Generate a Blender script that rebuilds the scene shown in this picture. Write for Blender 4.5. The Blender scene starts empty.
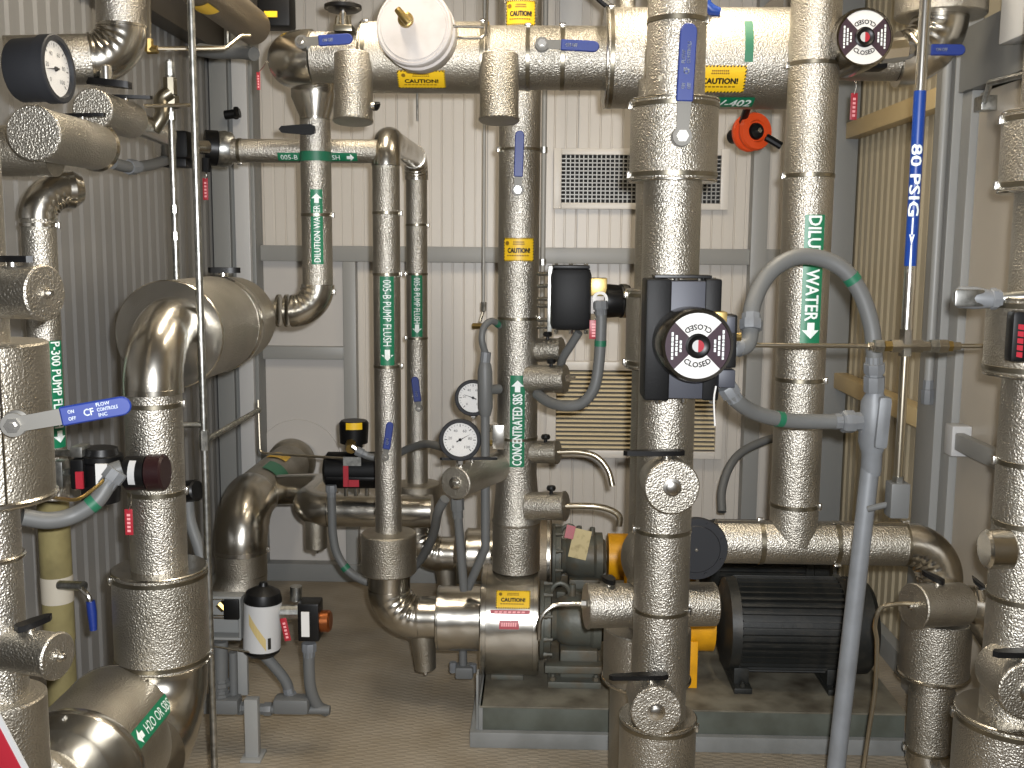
import bpy, bmesh, math, random
from mathutils import Vector, Matrix
random.seed(7)
V = Vector
scene = bpy.context.scene
COL = scene.collection

# ---------------------------------------------------------------- camera
F = 1050.0                       # focal length in pixels of a 1024 x 768 frame
CAM = V((0.0, 0.0, 1.6))
ROLL = 0.008
_vx, _vy = 26.9, 139.2           # where the room's depth axis meets the picture, from its centre
_th = math.atan(_vy / F)
_ps = math.atan(_vx * math.cos(_th) / F)
_fw = V((-math.sin(_ps) * math.cos(_th), math.cos(_ps) * math.cos(_th), -math.sin(_th)))
_rt = V((math.cos(_ps), math.sin(_ps), 0))
_up = _rt.cross(_fw)
RT = _rt * math.cos(ROLL) + _up * math.sin(ROLL)
UP = _up * math.cos(ROLL) - _rt * math.sin(ROLL)
FW = _fw
cam_d = bpy.data.cameras.new('camera')
cam_d.sensor_width = 36.0
cam_d.lens = F * 36.0 / 1024.0
cam_d.clip_start = 0.05
cam = bpy.data.objects.new('camera', cam_d)
COL.objects.link(cam)
_m = Matrix((RT, UP, -FW)).transposed().to_4x4()
_m.translation = CAM
cam.matrix_world = _m
scene.camera = cam

# ---------------------------------------------------------------- world, lamps, exposure
world = bpy.data.worlds.new('world')
scene.world = world
world.use_nodes = True
world.node_tree.nodes['Background'].inputs[0].default_value = (0.9, 0.8, 0.62, 1)
world.node_tree.nodes['Background'].inputs[1].default_value = 0.02
FLASH_W = 320.0
LAMP_W = 19.0
fl = bpy.data.lights.new('camera_flash', 'SPOT')
fl.energy = FLASH_W
fl.color = (0.96, 0.975, 1.0)
fl.shadow_soft_size = 0.022
fl.spot_size = 1.45
fl.spot_blend = 0.5
flo = bpy.data.objects.new('camera_flash', fl)
flo.matrix_world = Matrix.Translation(CAM + RT * 0.05 + UP * 0.055 + FW * 0.03) @ cam.matrix_world.to_3x3().to_4x4()
COL.objects.link(flo)
LAMPS = [(-0.55, 2.9), (0.53, 2.7)]
for lx, ly in LAMPS:
    a = bpy.data.lights.new('strip_lamp_light', 'AREA')
    a.shape = 'RECTANGLE'
    a.size = 0.16
    a.size_y = 1.15
    a.energy = LAMP_W
    a.color = (1.0, 0.88, 0.70)
    ao = bpy.data.objects.new('strip_lamp_light', a)
    ao.location = (lx, ly, 2.925)
    COL.objects.link(ao)
vs = scene.view_settings
vs.view_transform = 'Standard'
vs.look = 'None'
vs.gamma = 1.0
vs.use_curve_mapping = False
vs.exposure = 0.38

# ---------------------------------------------------------------- geometry helpers
def P(px, py, Y):
    d = RT * ((px - 512.0) / F) - UP * ((py - 384.0) / F) + FW
    return CAM + d * (Y / d.y)
def m(px, Y):
    return px * Y / F
def zat(py, X, Y):
    # height whose picture row is py at ground position X, Y
    lo, hi = -6.0, 8.0
    for _ in range(40):
        md = (lo + hi) / 2
        q = V((X, Y, md)) - CAM
        r = 384.0 - F * q.dot(UP) / q.dot(FW)
        if r > py: lo = md
        else: hi = md
    return md
def frame(w):
    w = w.normalized()
    h = V((0, 0, 1)) if abs(w.z) < 0.9 else V((0, -1, 0))
    u = h.cross(w).normalized()
    return u, w.cross(u).normalized(), w
def lathe(bm, a, axis, prof, seg=32, cap=True):
    u, v, w = frame(axis)
    rings = []
    for t, r in prof:
        c = a + w * t
        if r < 1e-6:
            rings.append([bm.verts.new(c)])
        else:
            rings.append([bm.verts.new(c + (u * math.cos(6.283185 * k / seg) + v * math.sin(6.283185 * k / seg)) * r) for k in range(seg)])
    for A, Bq in zip(rings, rings[1:]):
        for k in range(seg):
            k2 = (k + 1) % seg
            if len(A) == 1 and len(Bq) == 1: continue
            if len(A) == 1: bm.faces.new((A[0], Bq[k2], Bq[k]))
            elif len(Bq) == 1: bm.faces.new((A[k], A[k2], Bq[0]))
            else: bm.faces.new((A[k], A[k2], Bq[k2], Bq[k]))
    if cap:
        if len(rings[0]) > 1: bm.faces.new(list(reversed(rings[0])))
        if len(rings[-1]) > 1: bm.faces.new(rings[-1])
    return bm
def cyl(bm, a, b, r, r2=None, seg=24, cap=True, ch=0.0):
    d = b - a
    L = d.length
    r2 = r if r2 is None else r2
    if ch > 0: prof = [(0, r - ch), (ch, r), (L - ch, r2), (L, r2 - ch)]
    else: prof = [(0, r), (L, r2)]
    return lathe(bm, a, d, prof, seg, cap)
def sweep(bm, pts, r, seg=12, cap=True, rf=None):
    n = len(pts)
    tang = []
    for i in range(n):
        t = pts[min(i + 1, n - 1)] - pts[max(i - 1, 0)]
        tang.append(t.normalized())
    u, v, w = frame(tang[0])
    rings = []
    for i in range(n):
        w = tang[i]
        u = (u - w * u.dot(w)).normalized()
        v = w.cross(u)
        ring = []
        for k in range(seg):
            an = 6.283185 * k / seg
            rr = (r[i] if isinstance(r, (list, tuple)) else r)
            dirv = u * math.cos(an) + v * math.sin(an)
            if rf: rr = rf(i, n, dirv, rr)
            ring.append(bm.verts.new(pts[i] + dirv * rr))
        rings.append(ring)
    for A, Bq in zip(rings, rings[1:]):
        for k in range(seg):
            k2 = (k + 1) % seg
            bm.faces.new((A[k], A[k2], Bq[k2], Bq[k]))
    if cap:
        bm.faces.new(list(reversed(rings[0])))
        bm.faces.new(rings[-1])
    return bm
def box(bm, c, s, rot=None, bev=0.0):
    R = rot if rot is not None else Matrix.Identity(3)
    q = bmesh.ops.create_cube(bm, size=1.0)
    vv = q['verts']
    for v in vv: v.co = V((v.co.x * s[0], v.co.y * s[1], v.co.z * s[2]))
    if bev > 0:
        ed = list({e for v in vv for e in v.link_edges})
        b = bmesh.ops.bevel(bm, geom=ed, offset=bev, segments=2, affect='EDGES', profile=0.6)
        vv = list({v for f in b['faces'] for v in f.verts} | {v for v in vv if v.is_valid})
    for v in vv: v.co = R @ v.co + c
    return bm
def boxp(bm, lo, hi, bev=0.0):
    lo, hi = V(lo), V(hi)
    return box(bm, (lo + hi) / 2, [abs(hi[i] - lo[i]) for i in range(3)], None, bev)
def prism(bm, poly, o, u, v, w, th):
    A = [bm.verts.new(o + u * x + v * y) for x, y in poly]
    Bq = [bm.verts.new(o + u * x + v * y + w * th) for x, y in poly]
    n = len(poly)
    bm.faces.new(list(reversed(A)))
    bm.faces.new(Bq)
    for k in range(n):
        bm.faces.new((A[k], A[(k + 1) % n], Bq[(k + 1) % n], Bq[k]))
    return bm
def basis(u, v, w):
    return Matrix((u, v, w)).transposed()
def arc_pts(p0, p1, p2, br, n=10):
    d0 = (p0 - p1).normalized()
    d1 = (p2 - p1).normalized()
    ang = d0.angle(d1)
    tl = br / math.tan(ang / 2)
    a = p1 + d0 * tl
    b = p1 + d1 * tl
    bis = (d0 + d1).normalized()
    c = p1 + bis * (br / math.sin(ang / 2))
    out = []
    ra, rb = a - c, b - c
    tot = ra.angle(rb)
    ax = ra.cross(rb).normalized()
    for k in range(n + 1):
        out.append(c + Matrix.Rotation(tot * k / n, 3, ax) @ ra)
    return a, b, c, out
def fillet(pts, br, n=8):
    out = [pts[0]]
    for i in range(1, len(pts) - 1):
        out += arc_pts(pts[i - 1], pts[i], pts[i + 1], br[i - 1] if isinstance(br, (list, tuple)) else br, n)[3]
    out.append(pts[-1])
    return out
def spline(pts, n=10):
    out = []
    q = [pts[0] * 2 - pts[1]] + list(pts) + [pts[-1] * 2 - pts[-2]]
    for i in range(1, len(q) - 2):
        a, b, c, d = q[i - 1], q[i], q[i + 1], q[i + 2]
        for k in range(n):
            t = k / n
            out.append(((b * 2) + (c - a) * t + (a * 2 - b * 5 + c * 4 - d) * t * t + (b * 3 - a - c * 3 + d) * t ** 3) * 0.5)
    out.append(pts[-1])
    return out
WL = {}
def mk(name, bm, mat, parent=None, sharp=0.6):
    if isinstance(bm, bpy.types.Mesh):
        me, c = bm, V((0, 0, 0))
    else:
        bmesh.ops.recalc_face_normals(bm, faces=bm.faces)
        for f in bm.faces: f.smooth = True
        for e in bm.edges:
            if len(e.link_faces) == 2 and e.calc_face_angle(0) > sharp: e.smooth = False
        xs = [v.co for v in bm.verts]
        c = V([(min(p[i] for p in xs) + max(p[i] for p in xs)) / 2 for i in range(3)])
        bmesh.ops.translate(bm, verts=bm.verts, vec=-c)
        me = bpy.data.meshes.new(name)
        bm.to_mesh(me)
        bm.free()
        me.materials.append(mat)
    o = bpy.data.objects.new(name, me)
    COL.objects.link(o)
    WL[o.name] = c
    if parent:
        o.parent = parent
        o.location = c - WL[parent.name]
    else:
        o.location = c
    return o
def dup(src, loc, parent=None, rot=None):
    o = src.copy()
    COL.objects.link(o)
    WL[o.name] = V(loc)
    o.parent = parent
    o.location = V(loc) - (WL[parent.name] if parent else V((0, 0, 0)))
    if rot is not None: o.rotation_euler = rot
    return o
def tag(o, label, cat, group=None, kind=None):
    o['label'] = label
    o['category'] = cat
    if group: o['group'] = group
    if kind: o['kind'] = kind
    return o
def thing(name, label, cat, loc, group=None):
    o = bpy.data.objects.new(name, None)
    o.empty_display_size = 0.05
    COL.objects.link(o)
    o.location = loc
    WL[o.name] = V(loc)
    return tag(o, label, cat, group)
def struct(name, bm, mat, parent=None):
    o = mk(name, bm, mat, parent)
    if parent is None: o['kind'] = 'structure'
    return o
nb = bmesh.new

# ---------------------------------------------------------------- materials
def lin(h):
    c = [int(h[i:i + 2], 16) / 255 for i in (0, 2, 4)]
    return tuple((x / 12.92 if x <= 0.04045 else ((x + 0.055) / 1.055) ** 2.4) for x in c) + (1,)
def mat(name, hexc, metal=0.0, rough=0.5, bump=None, var=None, spec=0.5, rvar=None):
    M = bpy.data.materials.new(name)
    M.use_nodes = True
    nt = M.node_tree
    b = nt.nodes['Principled BSDF']
    col = lin(hexc)
    b.inputs['Base Color'].default_value = col
    b.inputs['Metallic'].default_value = metal
    b.inputs['Roughness'].default_value = rough
    b.inputs['Specular IOR Level'].default_value = spec
    tc = nt.nodes.new('ShaderNodeTexCoord')
    if var:
        hex2, sc, lo, hi = var
        n = nt.nodes.new('ShaderNodeTexNoise')
        n.inputs['Scale'].default_value = sc
        n.inputs['Detail'].default_value = 5
        nt.links.new(tc.outputs['Object'], n.inputs['Vector'])
        r = nt.nodes.new('ShaderNodeMapRange')
        r.inputs['From Min'].default_value = lo
        r.inputs['From Max'].default_value = hi
        nt.links.new(n.outputs['Fac'], r.inputs['Value'])
        x = nt.nodes.new('ShaderNodeMix')
        x.data_type = 'RGBA'
        x.inputs['A'].default_value = col
        x.inputs['B'].default_value = lin(hex2)
        nt.links.new(r.outputs['Result'], x.inputs['Factor'])
        nt.links.new(x.outputs['Result'], b.inputs['Base Color'])
        if rvar:
            q = nt.nodes.new('ShaderNodeMapRange')
            q.inputs['To Min'].default_value = rvar[0]
            q.inputs['To Max'].default_value = rvar[1]
            nt.links.new(n.outputs['Fac'], q.inputs['Value'])
            nt.links.new(q.outputs['Result'], b.inputs['Roughness'])
    if bump:
        kind, sc, st, dist = bump
        if kind == 'noise':
            n = nt.nodes.new('ShaderNodeTexNoise')
            n.inputs['Detail'].default_value = 1.5
            n.inputs['Scale'].default_value = sc
            ho = n.outputs['Fac']
        else:
            n = nt.nodes.new('ShaderNodeTexVoronoi')
            n.feature = 'SMOOTH_F1'
            n.inputs['Scale'].default_value = sc
            ho = n.outputs['Distance']
        nt.links.new(tc.outputs['Object'], n.inputs['Vector'])
        bp = nt.nodes.new('ShaderNodeBump')
        bp.inputs['Strength'].default_value = st
        bp.inputs['Distance'].default_value = dist
        nt.links.new(ho, bp.inputs['Height'])
        nt.links.new(bp.outputs['Normal'], b.inputs['Normal'])
    return M
M_ST = mat('stucco_aluminium', 'b4afa5', 1.0, 0.43, ('noise', 230, 0.9, 0.0032), ('9f9a8f', 6, 0.4, 0.7))
M_STF = mat('stucco_aluminium_dull', 'b0aa9e', 1.0, 0.46, ('noise', 230, 0.8, 0.0026), ('979082', 7, 0.4, 0.7))
M_STB = mat('stucco_brown_dull', '857b6c', 1.0, 0.5, ('noise', 230, 0.6, 0.0025))
M_AL = mat('plain_aluminium', 'c2beb5', 1.0, 0.24, ('noise', 9, 0.25, 0.02), ('c0bbb0', 12, 0.4, 0.7))
M_BAND = mat('jacket_band', '8a8475', 1.0, 0.34)
M_LEVER = mat('brushed_lever_steel', '6a6863', 0.7, 0.55)
M_STEEL = mat('stainless_steel', 'cfccc5', 1.0, 0.25)
M_GALV = mat('galvanised_steel', 'b4b4b0', 1.0, 0.36, None, ('8f908c', 60, 0.4, 0.65))
M_TUBE = mat('stainless_tube', 'bcb3a0', 1.0, 0.28)
M_BRASS = mat('brass', 'a8915c', 1.0, 0.38)
M_COPPER = mat('copper_fitting', 'a8643c', 1.0, 0.35)
M_BLK = mat('black_plastic', '0a0a0b', 0.0, 0.4, spec=0.35)
M_BLKM = mat('black_powder_coat', '070708', 0.0, 0.5, ('noise', 240, 0.15, 0.001), None, 0.2)
M_PANEL = mat('slate_anodised_panel', '3b3d45', 0.2, 0.5)
M_DKG = mat('dark_grey_rubber', '232427', 0.0, 0.6, spec=0.3)
M_CHR = mat('polished_dark_steel', '77736c', 1.0, 0.2)
M_CND = mat('grey_flexible_conduit', '5f605f', 0.0, 0.5)
M_CNDL = mat('light_grey_conduit_body', '74777a', 0.1, 0.5, None, ('696b6d', 14, 0.4, 0.7))
M_BLUE = mat('blue_vinyl', '182e74', 0.0, 0.45)
M_BLUE2 = mat('blue_pipe_marker', '0a3580', 0.0, 0.4)
M_GRN = mat('green_pipe_marker', '0d6b48', 0.0, 0.42)
M_GTAPE = mat('green_tape', '1c6247', 0.0, 0.5)
M_YEL = mat('yellow_caution_sticker', 'e2b71c', 0.0, 0.45)
M_INK = mat('black_ink', '14120c', 0.0, 0.5)
M_INKY = mat('worn_brown_ink', '7a5c10', 0.0, 0.5)
M_WHT = mat('white_ink', 'dfe6e2', 0.0, 0.45)
M_RED = mat('red_tag', '9c2430', 0.0, 0.4)
M_PINK = mat('pink_ink', 'e79a9c', 0.0, 0.5)
M_WPL = mat('white_housing', 'c4beb9', 0.0, 0.45, None, ('aea69f', 9, 0.5, 0.75))
M_DIAL = mat('dial_white', 'd2d0cc', 0.0, 0.5)
M_DARKF = mat('dial_dark_violet', '3a2b33', 0.0, 0.35)
M_SYEL = mat('safety_yellow', 'd89a10', 0.0, 0.42, None, ('b9820f', 14, 0.45, 0.7))
M_ORG = mat('orange_plastic', 'c9461a', 0.0, 0.4)
M_PUMP = mat('dirty_grey_pump_enamel', '55564e', 0.15, 0.5, ('noise', 60, 0.2, 0.004), ('5a4c38', 14, 0.45, 0.75))
M_MOT = mat('black_motor_enamel', '1d1e1c', 0.1, 0.5, ('noise', 60, 0.15, 0.003), ('33302a', 18, 0.5, 0.8))
M_SKID = mat('dirty_skid_plate', '6e6a5d', 0.0, 0.55, ('noise', 30, 0.2, 0.004), ('3c352a', 7, 0.4, 0.7))
M_SKIDF = mat('skid_paint', '545850', 0.0, 0.5, None, ('43453c', 9, 0.4, 0.7))
M_PLINTH = mat('grey_plinth_paint', '7b7c7a', 0.0, 0.5, None, ('6a6b68', 8, 0.4, 0.7))
M_GSTL = mat('grey_steel_paint', '8b8b88', 0.0, 0.42)
M_GSTD = mat('dark_grey_steel_paint', '7b7c7a', 0.0, 0.45)
M_GSTX = mat('pale_grey_paint_lit_flange', 'b3b3b2', 0.0, 0.42)
M_BMD = mat('dark_brown_steel_unlit_wall', '3b352c', 0.0, 0.5)
M_WBACK = mat('cream_liner_panel', 'c3bdb4', 0.0, 0.38)
M_WFL = mat('pale_wall_sheet', 'b7b3ae', 0.0, 0.45)
M_WLEFT = mat('grey_corrugated_panel', '7c7b79', 0.1, 0.42)
M_WRIGHT = mat('tan_corrugated_panel', 'ada28a', 0.1, 0.36)
M_CREAM = mat('cream_steel_paint', 'c4ad7f', 0.0, 0.42)
M_DOOR = mat('beige_door_paint', 'b9b0a1', 0.0, 0.42)
M_CEIL = mat('ceiling_paint', 'b8ad98', 0.0, 0.6)
M_LOUV = mat('louvre_white', 'cfcac2', 0.0, 0.4)
M_LOUVY = mat('louvre_cream_slat', 'e8dab8', 0.0, 0.4)
M_VOID = mat('duct_shade', '2b2a29', 0.0, 0.8)
M_VOIDL = mat('louvre_gap_shade', '5e5a54', 0.0, 0.8)
M_GRID = mat('grille_grey', '8d8c88', 0.4, 0.4)
M_FOAM = mat('bare_yellow_insulation', '7a7048', 0.0, 0.85, ('noise', 40, 0.4, 0.006), ('635a38', 12, 0.4, 0.7))
M_WRAP = mat('white_insulation_wrap', 'aaa292', 0.0, 0.7)
M_PAPER = mat('worn_paper_tag', 'c2b387', 0.0, 0.7, None, ('8d7c56', 30, 0.5, 0.7))
def lens_mat():
    M = bpy.data.materials.new('clear_lens')
    M.use_nodes = True
    nt = M.node_tree
    nt.nodes.remove(nt.nodes['Principled BSDF'])
    t = nt.nodes.new('ShaderNodeBsdfTransparent')
    g = nt.nodes.new('ShaderNodeBsdfGlossy')
    g.inputs['Roughness'].default_value = 0.05
    lw = nt.nodes.new('ShaderNodeLayerWeight')
    pw = nt.nodes.new('ShaderNodeMath')
    pw.operation = 'POWER'
    pw.inputs[1].default_value = 4.0
    nt.links.new(lw.outputs['Facing'], pw.inputs[0])
    f = nt.nodes.new('ShaderNodeMath')
    f.operation = 'MULTIPLY_ADD'
    f.inputs[1].default_value = 0.4
    f.inputs[2].default_value = 0.02
    nt.links.new(pw.outputs[0], f.inputs[0])
    x = nt.nodes.new('ShaderNodeMixShader')
    nt.links.new(f.outputs[0], x.inputs[0])
    nt.links.new(t.outputs[0], x.inputs[1])
    nt.links.new(g.outputs[0], x.inputs[2])
    nt.links.new(x.outputs[0], nt.nodes['Material Output'].inputs[0])
    return M
M_LENS = lens_mat()
def floor_mat():
    M = mat('worn_checker_plate', '958b7b', 0.0, 0.5, None, ('807563', 5, 0.35, 0.7))
    nt = M.node_tree
    b = nt.nodes['Principled BSDF']
    tc = [n for n in nt.nodes if n.type == 'TEX_COORD'][0]
    hs = []
    for ang in (0.785, -0.785):
        mp = nt.nodes.new('ShaderNodeMapping')
        mp.inputs['Rotation'].default_value = (0, 0, ang)
        mp.inputs['Scale'].default_value = (1, 2.6, 1)
        nt.links.new(tc.outputs['Object'], mp.inputs['Vector'])
        v = nt.nodes.new('ShaderNodeTexVoronoi')
        v.inputs['Scale'].default_value = 22
        v.inputs['Randomness'].default_value = 0.0
        nt.links.new(mp.outputs[0], v.inputs['Vector'])
        r = nt.nodes.new('ShaderNodeMapRange')
        r.inputs['From Min'].default_value = 0.28
        r.inputs['From Max'].default_value = 0.42
        r.inputs['To Min'].default_value = 1.0
        r.inputs['To Max'].default_value = 0.0
        nt.links.new(v.outputs['Distance'], r.inputs['Value'])
        hs.append(r)
    mx = nt.nodes.new('ShaderNodeMath')
    mx.operation = 'MAXIMUM'
    nt.links.new(hs[0].outputs[0], mx.inputs[0])
    nt.links.new(hs[1].outputs[0], mx.inputs[1])
    bp = nt.nodes.new('ShaderNodeBump')
    bp.inputs['Strength'].default_value = 0.35
    bp.inputs['Distance'].default_value = 0.004
    nt.links.new(mx.outputs[0], bp.inputs['Height'])
    nt.links.new(bp.outputs[0], b.inputs['Normal'])
    return M
M_FLOOR = floor_mat()
def emit_mat(name, col, s):
    M = bpy.data.materials.new(name)
    M.use_nodes = True
    b = M.node_tree.nodes['Principled BSDF']
    b.inputs['Base Color'].default_value = (0.8, 0.8, 0.8, 1)
    b.inputs['Emission Color'].default_value = col + (1,)
    b.inputs['Emission Strength'].default_value = s
    return M
M_LAMP = emit_mat('lamp_diffuser', (1.0, 0.80, 0.52), 2.5)

# ---------------------------------------------------------------- lettering
_tx = {}
def text2d(s, shear=0.0, bold=0.0):
    k = (s, shear, bold)
    if k in _tx: return _tx[k]
    cu = bpy.data.curves.new('t', 'FONT')
    cu.body = s
    cu.size = 1.0
    cu.align_x = 'CENTER'
    cu.align_y = 'CENTER'
    cu.resolution_u = 2
    cu.shear = shear
    cu.offset = bold
    cu.fill_mode = 'FRONT'
    ob = bpy.data.objects.new('t', cu)
    COL.objects.link(ob)
    dg = bpy.context.evaluated_depsgraph_get()
    me = ob.evaluated_get(dg).to_mesh()
    vs_ = [(v.co.x, v.co.y) for v in me.vertices]
    fs = [tuple(p.vertices) for p in me.polygons]
    ob.evaluated_get(dg).to_mesh_clear()
    bpy.data.objects.remove(ob)
    bpy.data.curves.remove(cu)
    x0, x1 = min(x for x, y in vs_), max(x for x, y in vs_)
    y0, y1 = min(y for x, y in vs_), max(y for x, y in vs_)
    vs_ = [(((x - x0) / (x1 - x0) - 0.5), ((y - y0) / (y1 - y0) - 0.5)) for x, y in vs_]
    _tx[k] = (vs_, fs)
    return _tx[k]
def text_bm(bm, s, w, h, fn, cuts=4, x=0.0, y=0.0, shear=0.0, bold=0.0):
    # lettering of width w, height h round (x, y); fn maps the flat sheet onto a surface
    if bold > 0:
        e = h * bold * 2.2
        for dx, dy in ((-e, 0), (e, 0), (0, e), (0, -e)):
            text_bm(bm, s, w, h, fn, cuts, x + dx, y + dy, shear, 0.0)
        return
    vs_, fs = text2d(s, shear, 0.0)
    t = bmesh.new()
    vv = [t.verts.new((a * w + x, b * h + y, 0)) for a, b in vs_]
    for f in fs:
        try: t.faces.new([vv[i] for i in f])
        except ValueError: pass
    for k in range(1, cuts):
        yy = y - h / 2 + h * k / cuts
        bmesh.ops.bisect_plane(t, geom=t.verts[:] + t.edges[:] + t.faces[:], plane_co=(0, yy, 0), plane_no=(0, 1, 0))
    ix = {}
    for v in t.verts: ix[v] = bm.verts.new(fn(v.co.x, v.co.y))
    for f in t.faces: bm.faces.new([ix[v] for v in f.verts])
    t.free()
def poly_bm(bm, poly, fn):
    bm.faces.new([bm.verts.new(fn(x, y)) for x, y in poly])
def sheet_bm(bm, x0, x1, y0, y1, fn, nx=2, ny=8):
    g = [[bm.verts.new(fn(x0 + (x1 - x0) * i / nx, y0 + (y1 - y0) * j / ny)) for j in range(ny + 1)] for i in range(nx + 1)]
    for i in range(nx):
        for j in range(ny):
            bm.faces.new((g[i][j], g[i + 1][j], g[i + 1][j + 1], g[i][j + 1]))
def curved(A, w, n, r, off):
    w = w.normalized()
    n = (n - w * n.dot(w)).normalized()
    b = n.cross(w)
    def fn(s, t):
        a = t / r
        return A + w * s + (n * math.cos(a) + b * math.sin(a)) * (r + off)
    return fn
def flat(A, w, n, off):
    w = w.normalized()
    n = n.normalized()
    b = n.cross(w)
    return lambda s, t: A + w * s + b * t + n * off
def tocam(A):
    return (CAM - A).normalized()
def rot_n(n, axis, a):
    return Matrix.Rotation(a, 3, axis.normalized()) @ n
def marker(parent, A, w, r, L, H, text, bg, ink, n=None, arrow=None, th=None, tl=None, shear=0.0, ax=None, label=None, surf=None, bold=0.0, tx=None):
    # pipe marker wrapped on a cylinder: sheet + lettering (+ arrow at 'end' or 'start')
    n = tocam(A) if n is None else n
    S = (lambda o: curved(A, w, n, r, o)) if surf is None else surf
    b = nb()
    sheet_bm(b, -L / 2, L / 2, -H / 2, H / 2, S(0.0012))
    o = mk('pipe_marker', b, bg, parent)
    if label: o['label'] = label
    tl = L * 0.72 if tl is None else tl
    th = H * 0.5 if th is None else th
    x = 0.0
    if arrow == 'end': x = -L * 0.09
    if arrow == 'start': x = L * 0.09
    if tx is not None: x = tx
    b = nb()
    fn = S(0.0022)
    text_bm(b, text, tl, th, fn, 5, x, 0, shear, bold)
    if arrow:
        sgn = 1 if arrow == 'end' else -1
        c = sgn * (L / 2 - H * 0.75)
        a = H * 0.42
        for yy in ((-1, 0), (0, 1)):
            poly_bm(b, [(c + sgn * a, 0), (c, a * yy[0]), (c, a * yy[1])], fn)
            poly_bm(b, [(c - sgn * a * 0.9, a * 0.42 * yy[0]), (c, a * 0.42 * yy[0]), (c, a * 0.42 * yy[1]), (c - sgn * a * 0.9, a * 0.42 * yy[1])], fn)
    mk('lettering', b, ink, o)
    return o
def caution(parent, A, w, r, L, H, n=None, surf=None):
    n = tocam(A) if n is None else n
    S = (lambda o: curved(A, w, n, r, o)) if surf is None else surf
    b = nb()
    sheet_bm(b, -L / 2, L / 2, -H / 2, H / 2, S(0.0012), 10, 8)
    o = mk('caution_sticker', b, M_YEL, parent)
    o['label'] = 'yellow sticker reading CAUTION! with black hazard edge'
    fn = S(0.0022)
    b = nb()
    text_bm(b, 'CAUTION!', L * 0.70, H * 0.2, fn, 3, 0.0, -H * 0.04, 0, 0.035)
    k = 15
    e = H * 0.055
    for i in range(k):
        x0 = -L / 2 + L * i / k
        dx = L / k * 0.5
        for y0, y1 in ((-H / 2, -H / 2 + e), (H / 2 - e, H / 2)):
            poly_bm(b, [(x0, y0), (x0 + dx, y0), (x0 + dx * 1.5, y1), (x0 + dx * 0.5, y1)], fn)
    k = 8
    for i in range(k):
        y0 = -H / 2 + H * i / k
        dy = H / k * 0.5
        for x0, x1 in ((-L / 2, -L / 2 + e), (L / 2 - e, L / 2)):
            poly_bm(b, [(x0, y0), (x1, y0 + dy * 0.5), (x1, y0 + dy * 1.5), (x0, y0 + dy)], fn)
    mk('lettering', b, M_INK, o)
    b = nb()
    for yy, ww, xx in ((0.32, 0.34, 0.0), (0.23, 0.36, 0.0), (-0.26, 0.7, -0.02)):
        for q in range(9):
            x0 = L * (xx - ww / 2 + ww * q / 9)
            poly_bm(b, [(x0, H * (yy - 0.025)), (x0 + L * ww / 9 * 0.75, H * (yy - 0.025)), (x0 + L * ww / 9 * 0.75, H * (yy + 0.03)), (x0, H * (yy + 0.03))], fn)
    poly_bm(b, [(-L * 0.37 + H * 0.1 * math.cos(t * 0.7854), H * 0.27 + H * 0.1 * math.sin(t * 0.7854)) for t in range(8)], fn)
    mk('fine_print', b, M_INKY, o)['kind'] = 'stuff'
    return o
# ---------------------------------------------------------------- the room
YB, XL, XR, ZC, YF = 4.9, -1.484, 1.414, 3.0, -1.6
b = nb(); boxp(b, (XL - 0.1, YF - 0.1, -0.1), (XR + 0.1, YB + 0.1, 0)); struct('floor', b, M_FLOOR)
b = nb(); boxp(b, (XL - 0.1, YF - 0.1, ZC), (XR + 0.1, YB + 0.1, ZC + 0.08)); struct('ceiling', b, M_CEIL)
b = nb(); boxp(b, (XL - 0.1, YF - 0.08, 0), (XR + 0.1, YF, ZC)); struct('wall_front', b, M_BMD)  # wall behind the camera, coloured dark to stand in for the unlit side
def panel_mesh(name, prof, L, period, z0, z1, o, u, n, material, parent):
    # one sheet of ribbed metal: prof = [(fraction of period, depth)]
    bm = nb()
    pts = []
    k = int(round(L / period))
    for i in range(k):
        for f, d in prof: pts.append(((i + f) * L / k, d))
    pts.append((L, prof[0][1]))
    lo = [bm.verts.new(o + u * s + n * d + V((0, 0, z0))) for s, d in pts]
    hi = [bm.verts.new(o + u * s + n * d + V((0, 0, z1))) for s, d in pts]
    for i in range(len(pts) - 1):
        bm.faces.new((lo[i], lo[i + 1], hi[i + 1], hi[i]))
    return mk(name, bm, material, parent, sharp=0.3)
trap = [(0, 0), (0.30, 0), (0.45, 0.007), (0.85, 0.007)]
groove = [(0, 0.003), (0.40, 0.003), (0.43, 0.001), (0.47, 0.001), (0.50, 0.003), (0.91, 0.003), (0.94, -0.002), (0.97, -0.002)]
b = nb(); boxp(b, (XL - 0.1, YF, 0), (XL - 0.012, YB, ZC)); wl = struct('wall_left', b, M_WLEFT)
for i in range(7):
    y0 = YF + (YB - YF) * i / 7
    panel_mesh('wall_panel', trap, (YB - YF) / 7 - 0.002, 0.088, 0, ZC, V((XL - 0.008, y0, 0)), V((0, 1, 0)), V((1, 0, 0)), M_WLEFT, wl)
b = nb(); boxp(b, (XL - 0.1, YB + 0.012, 0), (XR + 0.1, YB + 0.1, ZC)); wb = struct('wall_back', b, M_WBACK)
for i in range(7):
    x0 = XL + (XR - XL) * i / 7
    panel_mesh('wall_panel', groove, (XR - XL) / 7 - 0.003, 0.1, 0, ZC, V((x0, YB + 0.004, 0)), V((1, 0, 0)), V((0, -1, 0)), M_WBACK, wb)
YD0, YD1 = 2.45, 3.47            # the door opening on the right wall
b = nb(); boxp(b, (XR + 0.012, YF, 0), (XR + 0.1, YB, ZC)); wr = struct('wall_right', b, M_WRIGHT)
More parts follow.
